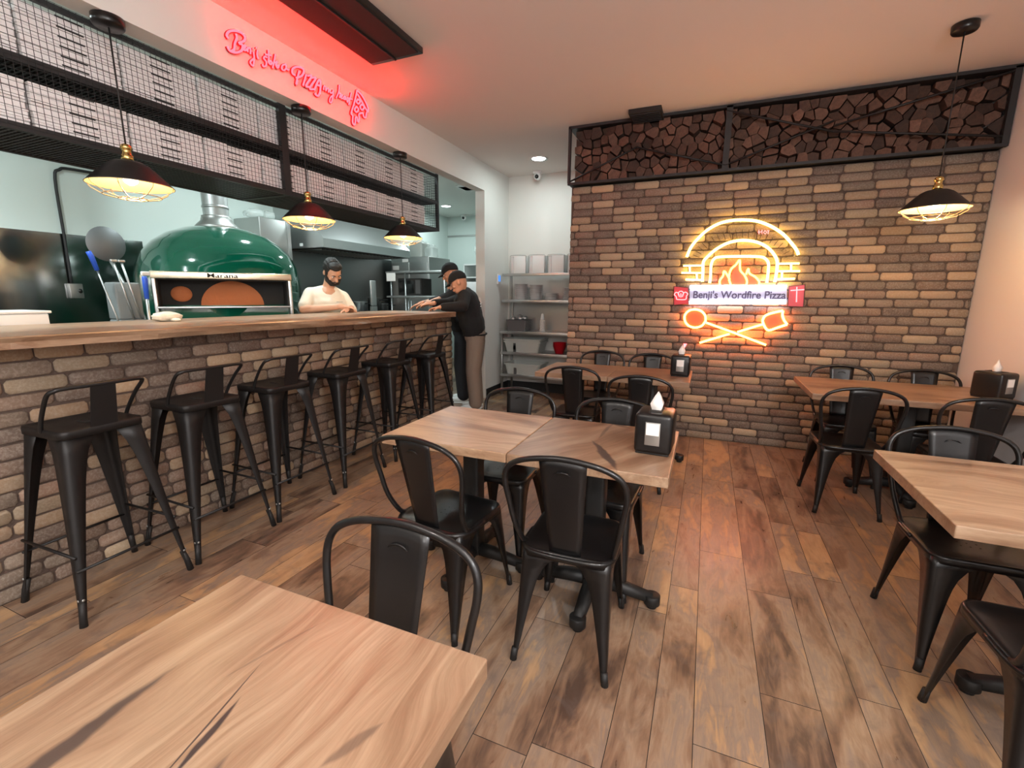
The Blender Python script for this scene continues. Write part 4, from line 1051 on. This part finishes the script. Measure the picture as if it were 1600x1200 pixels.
# conduit and socket on the back wall
t = thing('power_socket', 'grey steel socket box on a black conduit against the stainless panel', 'socket', (KX+.03, 2.34, 1.415))
b = B(); b.box((0, 0, 0), (.04, .10, .13), M['steel_d'], bev=.006); b.ell((.022, .025, 0), (.008, .016, .020), M['lens'], n=12, k=8); b.done('box', t)
b = B(); b.tube(smooth_path([(0, -.02, .06), (0, -.015, .5), (0, -.01, .95), (0, .03, 1.03), (0, .12, 1.055), (.02, .55, 1.06)], 4), .012, M['rack'], n=8); b.done('conduit', t)
# peels and brushes left of the oven
t = thing('pizza_peel', 'round grey metal pizza peel standing on end left of the oven', 'peel', (-4.55, 2.27, 0))
b = B(); R_ = Matrix.Rotation(pi/2, 3, 'Y') @ Matrix.Rotation(0, 3, 'Z'); b.lathe([(0, 0), (.135, 0), (.137, .002), (.135, .004), (0, .004)], (0, 0, 1.79), M['peel'], 40, R=R_); b.done('blade', t)
b = B(); b.tube([(0, .01, 1.66), (.12, .14, 1.2), (.15, .18, .7)], .010, M['steel_d'], n=8); b.done('handle', t)
t = thing('oven_brush', 'oven brush with a blue handle leaning left of the grey bin', 'brush', (-4.1, 1.93, 0))
b = B(); b.tube([(0, 0, 1.69), (0, .012, 1.66), (0, .035, 1.56)], [.016, .018, .014], M['blue'], n=10); b.done('handle', t)
b = B(); b.tube([(0, .033, 1.57), (0, .11, 1.22), (0, .15, 1.0)], .006, M['steel'], n=8); b.done('rod', t)
t = thing('oven_brush', 'blue handled brush standing upright against the left frame of the oven', 'brush', (-3.78, 2.09, 0))
b = B(); b.tube([(0, 0, 1.52), (0, .0, 1.50), (0, -.004, 1.36)], [.014, .018, .014], M['blue'], n=10); b.done('handle', t)
b = B(); b.tube([(0, -.004, 1.37), (0, -.01, 1.0)], .011, M['steel_d'], n=8); b.done('rod', t)
b = B(); b.box((0, .01, 1.54), (.02, .06, .03), M['white_p'], bev=.008); b.done('head', t)
t = thing('tool_bin', 'tall grey plastic bin behind the bar holding long steel tools', 'bin', (-4.2, 2.16, 0))
b = B(); b.box((0, 0, 1.34), (.14, .175, .28), M['bin'], bev=.012); b.box((0, 0, .60), (.14, .175, 1.2), M['bin'], bev=.012); b.done('tub', t)
for i, (dy, l) in enumerate(((-.05, 'long steel tongs handle rising left in the grey bin'), (.0, 'long steel spatula handle rising centre in the grey bin'))):
    b = B(); p = [(-4.09, 2.17+dy+.03, 1.20), (-4.09, 2.10+dy+.02, 1.62)]; b.tube(p, [.007, .008], M['steel'], n=8); b.box((-4.09, 2.10+dy+.02, 1.635), (.02, .045, .02), M['steel'], bev=.006); tag(b.done('steel_tool'), l, 'tool', 'steel tools in the grey bin')
# counter behind the bar, towel, white box
b = B(); b.box((-3.72, .9, 1.02), (.5, 3.2, .04), M['steel'], bev=.004)
for y in (-.6, .9, 2.4):
    for x in (-3.94, -3.52): b.tube([(x, y, 0), (x, y, 1.0)], .02, M['steel_d'], n=10)
tag(b.done('prep_table'), 'stainless prep table behind the left end of the bar', 'table')
b = B(); b.box((-3.62, 1.24, 1.165), (.30, .32, .24), M['white_p'], bev=.01); b.box((-3.62, 1.24, 1.292), (.32, .34, .014), M['white_p'], bev=.004); tag(b.done('storage_box'), 'white lidded box behind the bar at the left edge of the photo', 'box')
b = B(); b.ell((0, 0, .03), (.055, .085, .032), M['cloth'], n=22, k=14, fn=lambda v: v*(1+.10*sin(v.x*6+1)*cos(v.y*5)+.05*sin(v.z*11+v.y*8))); b.ell((.06, .01, .012), (.05, .022, .012), M['cloth'], n=14, k=8)
o = tag(b.done('towel'), 'crumpled cream kitchen towel lying on the bar before the oven', 'towel'); o.location = (-3.16, 1.845, 1.224)
# cook line under the hood
def appliance(name, lab, cat, y, w_, h, mt, parts):
    t = thing(name, lab, cat, (-4.95, y, 0)); b = B(); b.box((0, 0, h/2), (.62, w_, h), mt, bev=.01); b.done('body', t)
    for nm, c, d, m_ in parts: b = B(); b.box(c, d, m_, bev=.004); b.done(nm, t)
appliance('fryer', 'steel fryer on the dark cooking line behind the cook', 'fryer', 5.15, .5, 1.15, M['steel_d'], [('basket_rest', (0, 0, 1.22), (.10, .4, .14), M['steel']), ('control_panel', (.315, 0, .95), (.01, .4, .12), M['dark'])])
appliance('stove', 'wide black and steel stove under the hood', 'stove', 5.85, .8, 1.12, M['steel_d'], [('grate', (0, 0, 1.135), (.5, .7, .03), M['iron']), ('oven_door', (.315, 0, .55), (.012, .6, .5), M['dark'])])
for i, (y, h, r, m_) in enumerate(((5.6, .14, .12, 'steel'), (5.95, .20, .10, 'steel_d'), (6.15, .10, .09, 'steel'))):
    b = B(); b.lathe([(0, 0), (r, 0), (r, h), (r+.006, h+.004), (r-.006, h), (r-.008, .01), (0, .01)], m=M[m_], n=24); b.tube([(r, 0, h*.8), (r+.14, .03, h*.85)], .008, M['iron'], n=8); o = b.done('cooking_pot'); o.location = (-4.9, y, 1.151)
    tag(o, ['wide steel pot at the left of the stove top', 'tall dull steel pot in the middle of the stove top', 'low steel pot at the right of the stove top'][i], 'pot', 'pots on the stove')
b = B(); b.box((-4.28, 5.18, 1.42), (.03, .11, .34), M['steel'], bev=.01); b.box((-4.28, 5.18, .62), (.04, .1, 1.24), M['steel_d'])
tag(b.done('paper_towel_holder'), 'upright brushed steel dispenser behind the cook', 'dispenser')
def kitchen_rack():
    t = thing('pass_shelf', 'steel table with a raised overshelf behind the end of the bar', 'shelf', (-4.0, 5.95, 0))
    b = B(); b.box((.0, 0, 1.73), (1.05, .34, .03), M['steel'], bev=.006); b.done('overshelf', t)
    b = B(); b.box((.0, 0, 1.37), (1.05, .34, .03), M['steel'], bev=.006); b.done('middle_shelf', t)
    b = B(); b.box((0, 0, .9), (1.1, .6, .04), M['steel'], bev=.006); b.done('worktop', t)
    for x in (-.46, -.20, .48): b = B(); b.tube([(x, -.13, 0), (x, -.13, 1.73)], .014, M['steel'], n=10); b.done('upright', t)
    b = B(); b.box((-.42, -.178, 1.66), (.16, .004, .12), M['paper']); b.done('ticket', t)
kitchen_rack()
t = thing('microwave', 'black microwave on the steel shelf behind the end of the bar', 'microwave', (-4.14, 5.98, 1.386))
b = B(); b.box((0, 0, .13), (.42, .28, .25), M['dark'], bev=.01); b.done('body', t)
b = B(); b.box((-.05, -.143, .13), (.27, .008, .19), M['lens'], bev=.003); b.done('door', t)
b = B(); b.box((.15, -.143, .13), (.08, .006, .2), M['plastic_d']); b.done('control_panel', t)
t = thing('refrigerator', 'tall stainless refrigerator with stickers at the back of the kitchen', 'refrigerator', (-4.80, 7.15, 0))
b = B(); b.box((0, 0, 1.02), (.78, .7, 2.04), M['steel_d'], bev=.01); b.done('body', t)
for s in (-1, 1): b = B(); b.box((s*.19, -.355, 1.0), (.36, .02, 1.9), M['steel_d'], bev=.006); dr = b.done('door', t); h_ = B(); h_.tube([(s*.03, -.39, .8), (s*.03, -.39, 1.3)], .01, M['steel'], n=8); h_.done('handle', dr)
b = B(); b.box((-.28, -.368, 1.86), (.13, .003, .07), M['paper']); b.done('sticker', t)
b = B(); b.box((-.08, -.368, 1.98), (.12, .003, .05), M['paper']); b.done('sticker', t)
for i, (x, s, z) in enumerate(((-5.02, .10, 2.04), (-4.78, .13, 2.04), (-4.55, .09, 2.04))):
    b = B(); b.box((0, 0, s), (s*2, s*2.2, s*2), M['plastic_g'] if i == 1 else M['clear'], bev=.03); b.ell((0, 0, s*2), (s, s, .05), M['clear'], n=16, k=8); o = b.done('storage_container'); o.location = (x, 7.1, z); tag(o, ['clear storage tub on top of the refrigerator, left', 'tall grey storage tub in the middle of the refrigerator top', 'small clear tub on top of the refrigerator, right'][i], 'container', 'tubs on the refrigerator')
# shelves with papers and bag at the back right
t = thing('white_shelf', 'white shelf unit of paper goods against the kitchen end wall', 'shelf', (-3.95, 8.6, 0))
for z in (.5, 1.0, 1.45, 1.75, 2.0): b = B(); b.box((0, 0, z), (1.3, .5, .025), M['white_p']); b.done('shelf_board', t)
for x in (-.64, .64): b = B(); b.box((x, 0, 1.0), (.02, .5, 2.0), M['white_p']); b.done('side_panel', t)
for i in range(4):
    b = B(); b.box((0, 0, .10), (.28, .36, .2), [M['box'], M['white_p'], M['plastic_g'], M['box']][i], bev=.01); o = b.done('paper_goods_pack'); o.location = (-4.42+.32*i, 8.55, 1.763 if i % 2 else 1.463)
    tag(o, ['white pack leftmost on the lower shelf at the kitchen end', 'white pack left on the upper shelf at the kitchen end', 'grey pack right on the lower shelf at the kitchen end', 'white pack rightmost on the upper shelf at the kitchen end'][i], 'pack')
b = B(); b.ell((0, 0, 0), (.26, .18, .24), M['clear'], n=24, k=16, fn=lambda v: v*(1+.10*sin(v.x*8+v.z*5)+.07*cos(v.y*9+v.z*7))); o = tag(b.done('plastic_bag'), 'big puffy clear plastic bag on top of the white shelf unit', 'bag'); o.location = (-4.15, 8.5, 2.24)
b = B(); b.ell((0, 0, 0), (.16, .14, .16), M['white_p'], n=20, k=12, fn=lambda v: v*(1+.10*sin(v.x*8+v.z*5))); o = tag(b.done('plastic_bag'), 'small white bag on the white shelf unit beside the big clear one', 'bag'); o.location = (-3.68, 8.5, 2.16)
b = B(); b.box((-3.13, 6.7, 1.02), (.05, .28, 2.04), M['dark'], bev=.005); tag(b.done('folded_cart'), 'tall narrow black panel standing just inside the kitchen opening', 'panel')

# ================================================================== PEOPLE
def remesh(o, vox, sm=4):
    m_ = o.modifiers.new('r', 'REMESH'); m_.mode = 'VOXEL'; m_.voxel_size = vox; m_.use_smooth_shade = True
    s_ = o.modifiers.new('s', 'SMOOTH'); s_.iterations = sm; s_.factor = .5
    return o
def frame(C, D):
    D = Vector((D[0], D[1], 0)).normalized(); L = Vector((-D.y, D.x, 0))
    return lambda s, f, z: Vector((C[0], C[1], 0))+L*s+D*f+Vector((0, 0, z))       # s>0: the person's own left
def hand(b, wrist, fwd, side, down, m, thumb=1, curl=.5, s=1.0):
    fwd = Vector(fwd).normalized(); side = Vector(side).normalized(); down = Vector(down).normalized()
    pc = wrist+fwd*.045*s
    b.ell(pc, (1, 1, 1), m, R=Matrix((fwd*.050*s, side*.038*s, down*.015*s)).transposed(), n=14, k=10)
    b.limb([wrist-fwd*.02, wrist+fwd*.02], [.026*s, .024*s], m)
    for i, (o_, l) in enumerate(((-.028, .066), (-.0095, .076), (.0095, .072), (.028, .056))):
        base = pc+fwd*.038*s+side*o_*s; a = curl*(.8+.12*i)
        d1 = (fwd+down*a*.5).normalized(); d2 = (fwd+down*a*1.6).normalized(); d3 = (fwd*.6+down*a*2.4).normalized()
        p1 = base+d1*l*.45*s; p2 = p1+d2*l*.32*s; p3 = p2+d3*l*.25*s
        b.limb([base, p1, p2, p3], [.0095*s, .009*s, .0082*s, .007*s], m, n=8)
    tb = wrist+fwd*.022*s+side*(-thumb*.028)*s
    t1 = tb+(fwd*.7-side*thumb*.75+down*.3).normalized()*.035*s; t2 = t1+(fwd*1.0-side*thumb*.15+down*.5).normalized()*.03*s
    b.limb([tb, t1, t2], [.013*s, .011*s, .009*s], m, n=8)
def head(b, c, fw, up, m, R=None, s=1.0):
    """returns local->world; x = own left, y = forward, z = up"""
    fw = Vector(fw).normalized(); up = Vector(up); up = (up-fw*up.dot(fw)).normalized(); lf = up.cross(fw)
    Rm = Matrix((lf, fw, up)).transposed()
    L = lambda x, y, z: c+Rm @ Vector((x, y, z))*s
    def fn(v):
        w_ = Vector(v)
        if w_.z < 0: w_.x *= 1-.30*(-w_.z)**1.3; w_.y *= 1-.10*(-w_.z)
        if w_.y > 0: w_.x *= 1-.10*w_.y
        return w_
    b.ell(c, (.078*s, .098*s, .118*s), m, R=Rm, n=26, k=18, fn=fn)
    b.ell(L(0, .050, -.070), (.044*s, .042*s, .045*s), m, R=Rm)        # jaw
    b.limb([L(0, .090, .012), L(0, .112, -.022)], [.010*s, .015*s], m)   # nose
    for k in (-1, 1):
        b.ell(L(k*.012, .106, -.026), (.008*s,)*3, m, n=10, k=8)
        b.ell(L(k*.080, -.004, -.010), (.010*s, .020*s, .032*s), m, R=Rm, n=12, k=8)
        b.ell(L(k*.030, .083, .030), (.024*s, .012*s, .008*s), m, R=Rm, n=12, k=8)   # brow ridge
        b.ell(L(k*.045, .070, -.022), (.020*s, .016*s, .018*s), m, R=Rm, n=12, k=8)  # cheek
    b.ell(L(0, .096, -.052), (.024*s, .010*s, .006*s), m, R=Rm, n=12, k=8)
    b.ell(L(0, .095, -.062), (.020*s, .010*s, .006*s), m, R=Rm, n=12, k=8)
    return L, Rm
def face_parts(t, L, Rm, s=1.0):
    for k in (-1, 1):
        b = B(); b.ell(L(k*.030, .084, .012), (.014*s, .008*s, .008*s), M['paper'], R=Rm, n=12, k=8); b.ell(L(k*.030, .0905, .011), (.006*s, .003*s, .006*s), M['dark'], R=Rm, n=10, k=8); b.done('eye', t)
    b = B()
    for k in (-1, 1): b.tube([L(k*.012, .099, .031), L(k*.032, .096, .037), L(k*.050, .082, .031)], [.003*s, .005*s, .002*s], M['hair'], n=6)
    b.done('eyebrows', t)
def cook():
    C = (-3.60, 3.655); P = frame(C, (.80, -.60)); sk = M['skin']
    t = thing('person', 'bearded dark-haired man in a cream T-shirt looking down behind the bar', 'person', (C[0], C[1], 0)); o = Vector(t.location)
    T = lambda *a: P(*a)-o
    b = B(); hc = T(.045, .10, 1.625); D = (P(0, 1, 0)-P(0, 0, 0)); Ls = (P(1, 0, 0)-P(0, 0, 0))
    fw = D*1.0+Ls*.40+Vector((0, 0, -1.15)); L, Rm = head(b, hc, fw, Vector((0, 0, 1))+D*.5, sk)
    b.limb([T(0, -.01, 1.42), T(.02, .02, 1.50), T(.035, .05, 1.57)], [.062, .056, .056], sk)
    sh = {1: (.150, 0, 1.375), -1: (-.165, .0, 1.41)}; el = {1: (.215, .10, 1.20), -1: (-.255, .17, 1.25)}; wr = {1: (.15, .33, 1.265), -1: (.065, .36, 1.285)}
    for k in (1, -1):
        b.limb([T(*sh[k]), T(*el[k])], [.052, .042], sk); b.limb([T(*el[k]), T(*(Vector(el[k]).lerp(Vector(wr[k]), .35))), T(*wr[k])], [.042, .040, .026], sk)
    hand(b, T(*wr[-1]), Ls*1+D*.25+Vector((0, 0, -.15)), D, Vector((0, 0, -1)), sk, thumb=1, curl=.55)
    hand(b, T(*wr[1]), -Ls*.8+D*.5+Vector((0, 0, -.2)), D*-1, Vector((0, 0, -1)), sk, thumb=1, curl=.6)
    b.limb([T(0, -.02, 1.38), T(0, -.02, 1.0)], [.12, .12], sk)
    for k in (1, -1): b.limb([T(k*.09, -.02, .92), T(k*.10, .01, .5), T(k*.10, -.02, .1)], [.085, .06, .045], sk)
    remesh(b.done('body', t), .006)
    face_parts(t, L, Rm)
    nf = lambda v: v*(1+.04*sin(v.x*17+v.z*9)+.03*sin(v.y*21)); b = B(); b.ell(L(0, -.026, .036), (.084, .092, .096), M['hair'], R=Rm, n=36, k=24, fn=nf); b.ell(L(0, .030, .098), (.066, .058, .034), M['hair'], R=Rm, fn=nf)
    for k in (-1, 1): b.ell(L(k*.073, .022, .005), (.010, .024, .035), M['hair'], R=Rm)
    hr = remesh(b.done('hair', t), .006, 2)
    b = B()
    b.ell(L(0, .055, -.090), (.052, .050, .042), M['hair'], R=Rm)
    for k in (-1, 1): b.limb([L(k*.071, .020, -.025), L(k*.060, .045, -.062), L(k*.030, .080, -.085)], [.013, .024, .026], M['hair'])
    b.limb([L(-.028, .100, -.050), L(0, .110, -.042), L(.028, .100, -.050)], [.006, .008, .006], M['hair'])
    remesh(b.done('beard', t), .005, 2)
    b = B(); m_ = M['tee']
    b.limb([T(-.085, .0, 1.35), T(.075, 0, 1.34)], [.11, .11], m_); b.limb([T(-.17, 0, 1.395), T(-.05, 0, 1.43), T(.05, 0, 1.43), T(.135, 0, 1.375)], [.066, .060, .060, .062], m_)
    b.limb([T(-.07, .02, 1.27), T(.07, .02, 1.27)], [.135, .135], m_); b.limb([T(-.06, 0, 1.08), T(.06, 0, 1.08)], [.125, .125], m_); b.limb([T(-.07, 0, .92), T(.07, 0, .92)], [.13, .13], m_)
    for k in (1, -1):
        e = Vector(el[k]); s_ = Vector(sh[k]); mid = s_.lerp(e, .80); b.limb([T(*s_), T(*mid)], [.062, .066], m_)
    tee = remesh(b.done('t_shirt', t), .009, 22)
    b = B(); b.box(T(.085, .163, 1.325), (.06, .003, .006), M['plastic_g'], R=Matrix((Ls, D, Vector((0, 0, 1)))).transposed()); b.done('chest_print', tee)
    b = B(); m_ = M['navy']
    b.limb([T(-.06, 0, .90), T(.06, 0, .90)], [.125, .125], m_)
    for k in (1, -1): b.limb([T(k*.09, -.01, .85), T(k*.10, .01, .5), T(k*.10, -.02, .10)], [.10, .075, .065], m_)
    remesh(b.done('trousers', t), .011, 3)
    for k in (1, -1): b = B(); b.ell(T(k*.10, .04, .04), (.05, .13, .04), M['navy'], R=Matrix((Ls, D, Vector((0, 0, 1)))).transposed()); b.done('shoe', t)
cook()
b = B(); b.box((-3.50, 3.72, 1.16), (.34, .9, .05), M['steel'], bev=.006)
for y in (3.32, 4.12):
    for x in (-3.62, -3.40): b.tube([(x, y, 0), (x, y, 1.14)], .016, M['steel_d'], n=8)
b.bm.free()
def leaner(label, C, D, lean, top, lower, cap_h, hips_z, armL, armR, headc, hfw, beard, tm, sl, seated=0, logo=False, skm=None, shoes='shoe'):
    sk = skm; P = frame(C, D); t = thing('person', label, 'person', (C[0], C[1], 0)); o = Vector(t.location)
    T = lambda *a: P(*a)-o; Dv = (P(0, 1, 0)-P(0, 0, 0)); Ls = (P(1, 0, 0)-P(0, 0, 0)); Z = Vector((0, 0, 1))
    RW = Matrix((Ls, Dv, Z)).transposed()
    b = B(); hc = headc-o; L, Rm = head(b, hc, hfw, Z+Dv*.5, sk)
    nb = T(0, lean*.95+.01, 1.43); b.limb([T(0, lean*.95, 1.36), nb, hc+Vector((0, 0, -.07))-Dv*.01], [.055, .055, .054], sk)
    b.limb([T(0, 0, hips_z), T(0, lean*.8, 1.30)], [.10, .09], sk)
    arms = {}
    for k, A in ((1, armL), (-1, armR)):
        s_ = T(k*.185, lean*.85, 1.385); e, w_, dr = [Vector(a) for a in A[:3]]; e = e-o; w_ = w_-o; arms[k] = (s_, e, w_)
        b.limb([s_, e], [.05, .042], sk); b.limb([e, e.lerp(w_, .35), w_], [.042, .038, .026], sk)
        side = dr.cross(Z).normalized(); hand(b, w_, dr, side, -Z, sk, thumb=k, curl=A[3])
    for k in (1, -1): b.limb([T(k*.09, 0, hips_z-.05), T(k*.10, .02, .5), T(k*.10, -.02, .1)], [.085, .06, .045], sk)
    remesh(b.done('body', t), .006)
    face_parts(t, L, Rm)
    if beard:
        b = B(); b.ell(L(0, .06, -.08), (.042, .042, .036), M[beard], R=Rm)
        for k in (-1, 1): b.limb([L(k*.070, .02, -.02), L(k*.058, .045, -.06), L(k*.03, .08, -.08)], [.010, .016, .018], M[beard])
        remesh(b.done('beard', t), .005, 2)
    b = B(); b.ell(L(0, -.008, .035), (.090, .108, .098), M['blackc'], R=Rm, n=24, k=16, fn=lambda v: Vector((v.x, v.y, max(v.z, -.05-.42*max(0, -v.y))))); b.ell(L(0, -.008, .133), (.008, .008, .005), M['blackc'], n=8, k=6); cp = b.done('cap', t)
    b = B(); vs = []; n = 14
    for i in range(n+1):
        a = -.95+1.9*i/n
        for rr, dz in ((1.0, 0), (1.55+.12*cos(a*1.5), -.018-.012*cos(a)*0)): vs.append(L(sin(a)*.088*min(rr, 1.12), cos(a)*.100*rr-.004, .034+dz+.010*cos(a*1.6)))
    vs2 = [v-Rm @ Vector((0, 0, .004)) for v in vs]; m0 = len(vs)
    fs = [(2*i, 2*i+1, 2*i+3, 2*i+2) for i in range(n)]+[(m0+2*i+2, m0+2*i+3, m0+2*i+1, m0+2*i) for i in range(n)]+[(2*i+1, m0+2*i+1, m0+2*i+3, 2*i+3) for i in range(n)]
    b.vf(vs+vs2, fs, M['blackc'], True); b.done('brim', cp)
    # shirt
    b = B(); m_ = M[tm]
    b.limb([T(-.17, lean*.85, 1.385), T(-.05, lean*.9, 1.42), T(.05, lean*.9, 1.42), T(.17, lean*.85, 1.385)], [.080, .080, .080, .080], m_)
    b.limb([T(-.10, lean*.8, 1.34), T(.10, lean*.8, 1.33)], [.135, .135], m_); b.limb([T(-.09, lean*.5, 1.18), T(.09, lean*.5, 1.18)], [.145, .145], m_)
    b.limb([T(-.09, lean*.15, hips_z+.08), T(.09, lean*.15, hips_z+.08)], [.135, .135], m_)
    b.limb([T(-.09, lean*.6, 1.26), T(.09, lean*.6, 1.26)], [.142, .142], m_); b.limb([T(-.09, lean*.3, 1.08), T(.09, lean*.3, 1.08)], [.145, .145], m_)
    for k in (1, -1):
        s_, e, w_ = arms[k]
        if sl: b.limb([s_, e, e.lerp(w_, .90)], [.082, .066, .048], m_)
        else: b.limb([s_, s_.lerp(e, .75)], [.070, .064], m_)
    st = remesh(b.done('shirt', t), .010, 18)
    if logo:
        b = B(); cc = T(-.0, lean*.60-.133, 1.30); 
        for kx, kz, w1, h1 in ((0, .07, .08, .02), (.045, .045, .02, .05), (-.045, .045, .02, .05), (0, .0, .16, .018), (0, -.03, .10, .014)): b.box(cc+Ls*kx+Z*kz-Dv*(.012 if kz < .02 else .003), (w1, .004, h1), M['paper'], R=RW @ Matrix.Rotation(-.18, 3, 'X'))
        b.ell(cc-Z*.075-Dv*.008, (.022, .004, .022), M['paper'], R=RW); b.done('back_print', st)
    b = B(); m_ = M[lower]
    b.limb([T(-.07, 0, hips_z), T(.07, 0, hips_z)], [.125, .125], m_)
    for k in (1, -1): b.limb([T(k*.085, -.01, hips_z-.08), T(k*.095, .02, .5), T(k*.095, -.01, .10)], [.108, .088, .080], m_)
    tr = remesh(b.done('trousers', t), .011, 4)
    for k in (1, -1): b = B(); b.ell(T(k*.095, .05, .042), (.048, .135, .042), M[shoes], R=RW, n=16, k=10); b.box(T(k*.095, .05, .008), (.09, .26, .016), M['white_p'], R=RW, bev=.007); b.done('shoe', t)
    return t, T
# the nearer man, arm resting on the end of the slab
armL = (ony(723, 479, 4.52), ony(690, 480, 4.33), Vector((-.95, -.25, -.12)), .45)
armR = (ony(700, 474, 4.75), ony(676, 474, 4.46), Vector((-.95, -.1, -.15)), .35)
t1, T1 = leaner('man in a black cap, black long-sleeved top and taupe trousers leaning on the bar end', (-2.57, 4.93), (-.93, -.36), .12, 0, 'tan', 0, .93, armL, armR, ony(716, 441, 4.70), Vector((-.85, -.42, -.55)), None, 'blackc', True, logo=True, skm=M['skin2'])
b = B(); p_ = [T1(.24, .0, .99), T1(.14, .125, .985), T1(-.14, .125, .985), T1(-.24, 0, .99)]; b.tube(smooth_path([T1(.19, .0, .935), T1(.12, .122, .93), T1(-.12, .122, .93), T1(-.19, 0, .935), T1(-.12, -.122, .94), T1(.12, -.122, .94), T1(.19, 0, .935)], 4), .010, M['blackc'], n=8); b.done('apron_tie', t1)
armL2 = (ony(688, 468, 5.0), ony(668, 474, 4.62), Vector((-.9, -.35, -.25)), .6)
armR2 = (ony(664, 474, 5.2), ony(658, 474, 4.72), Vector((-.8, -.5, -.3)), .6)
t2, T2 = leaner('man in a black cap and T-shirt half hidden behind the leaning man', (-2.93, 5.27), (-.93, -.36), .13, 0, 'navy', 0, .95, armL2, armR2, ony(704, 427, 5.08), Vector((-.85, -.42, -.5)), None, 'blackc', False, skm=M['skin2'])

print('objects', len(bpy.data.objects))
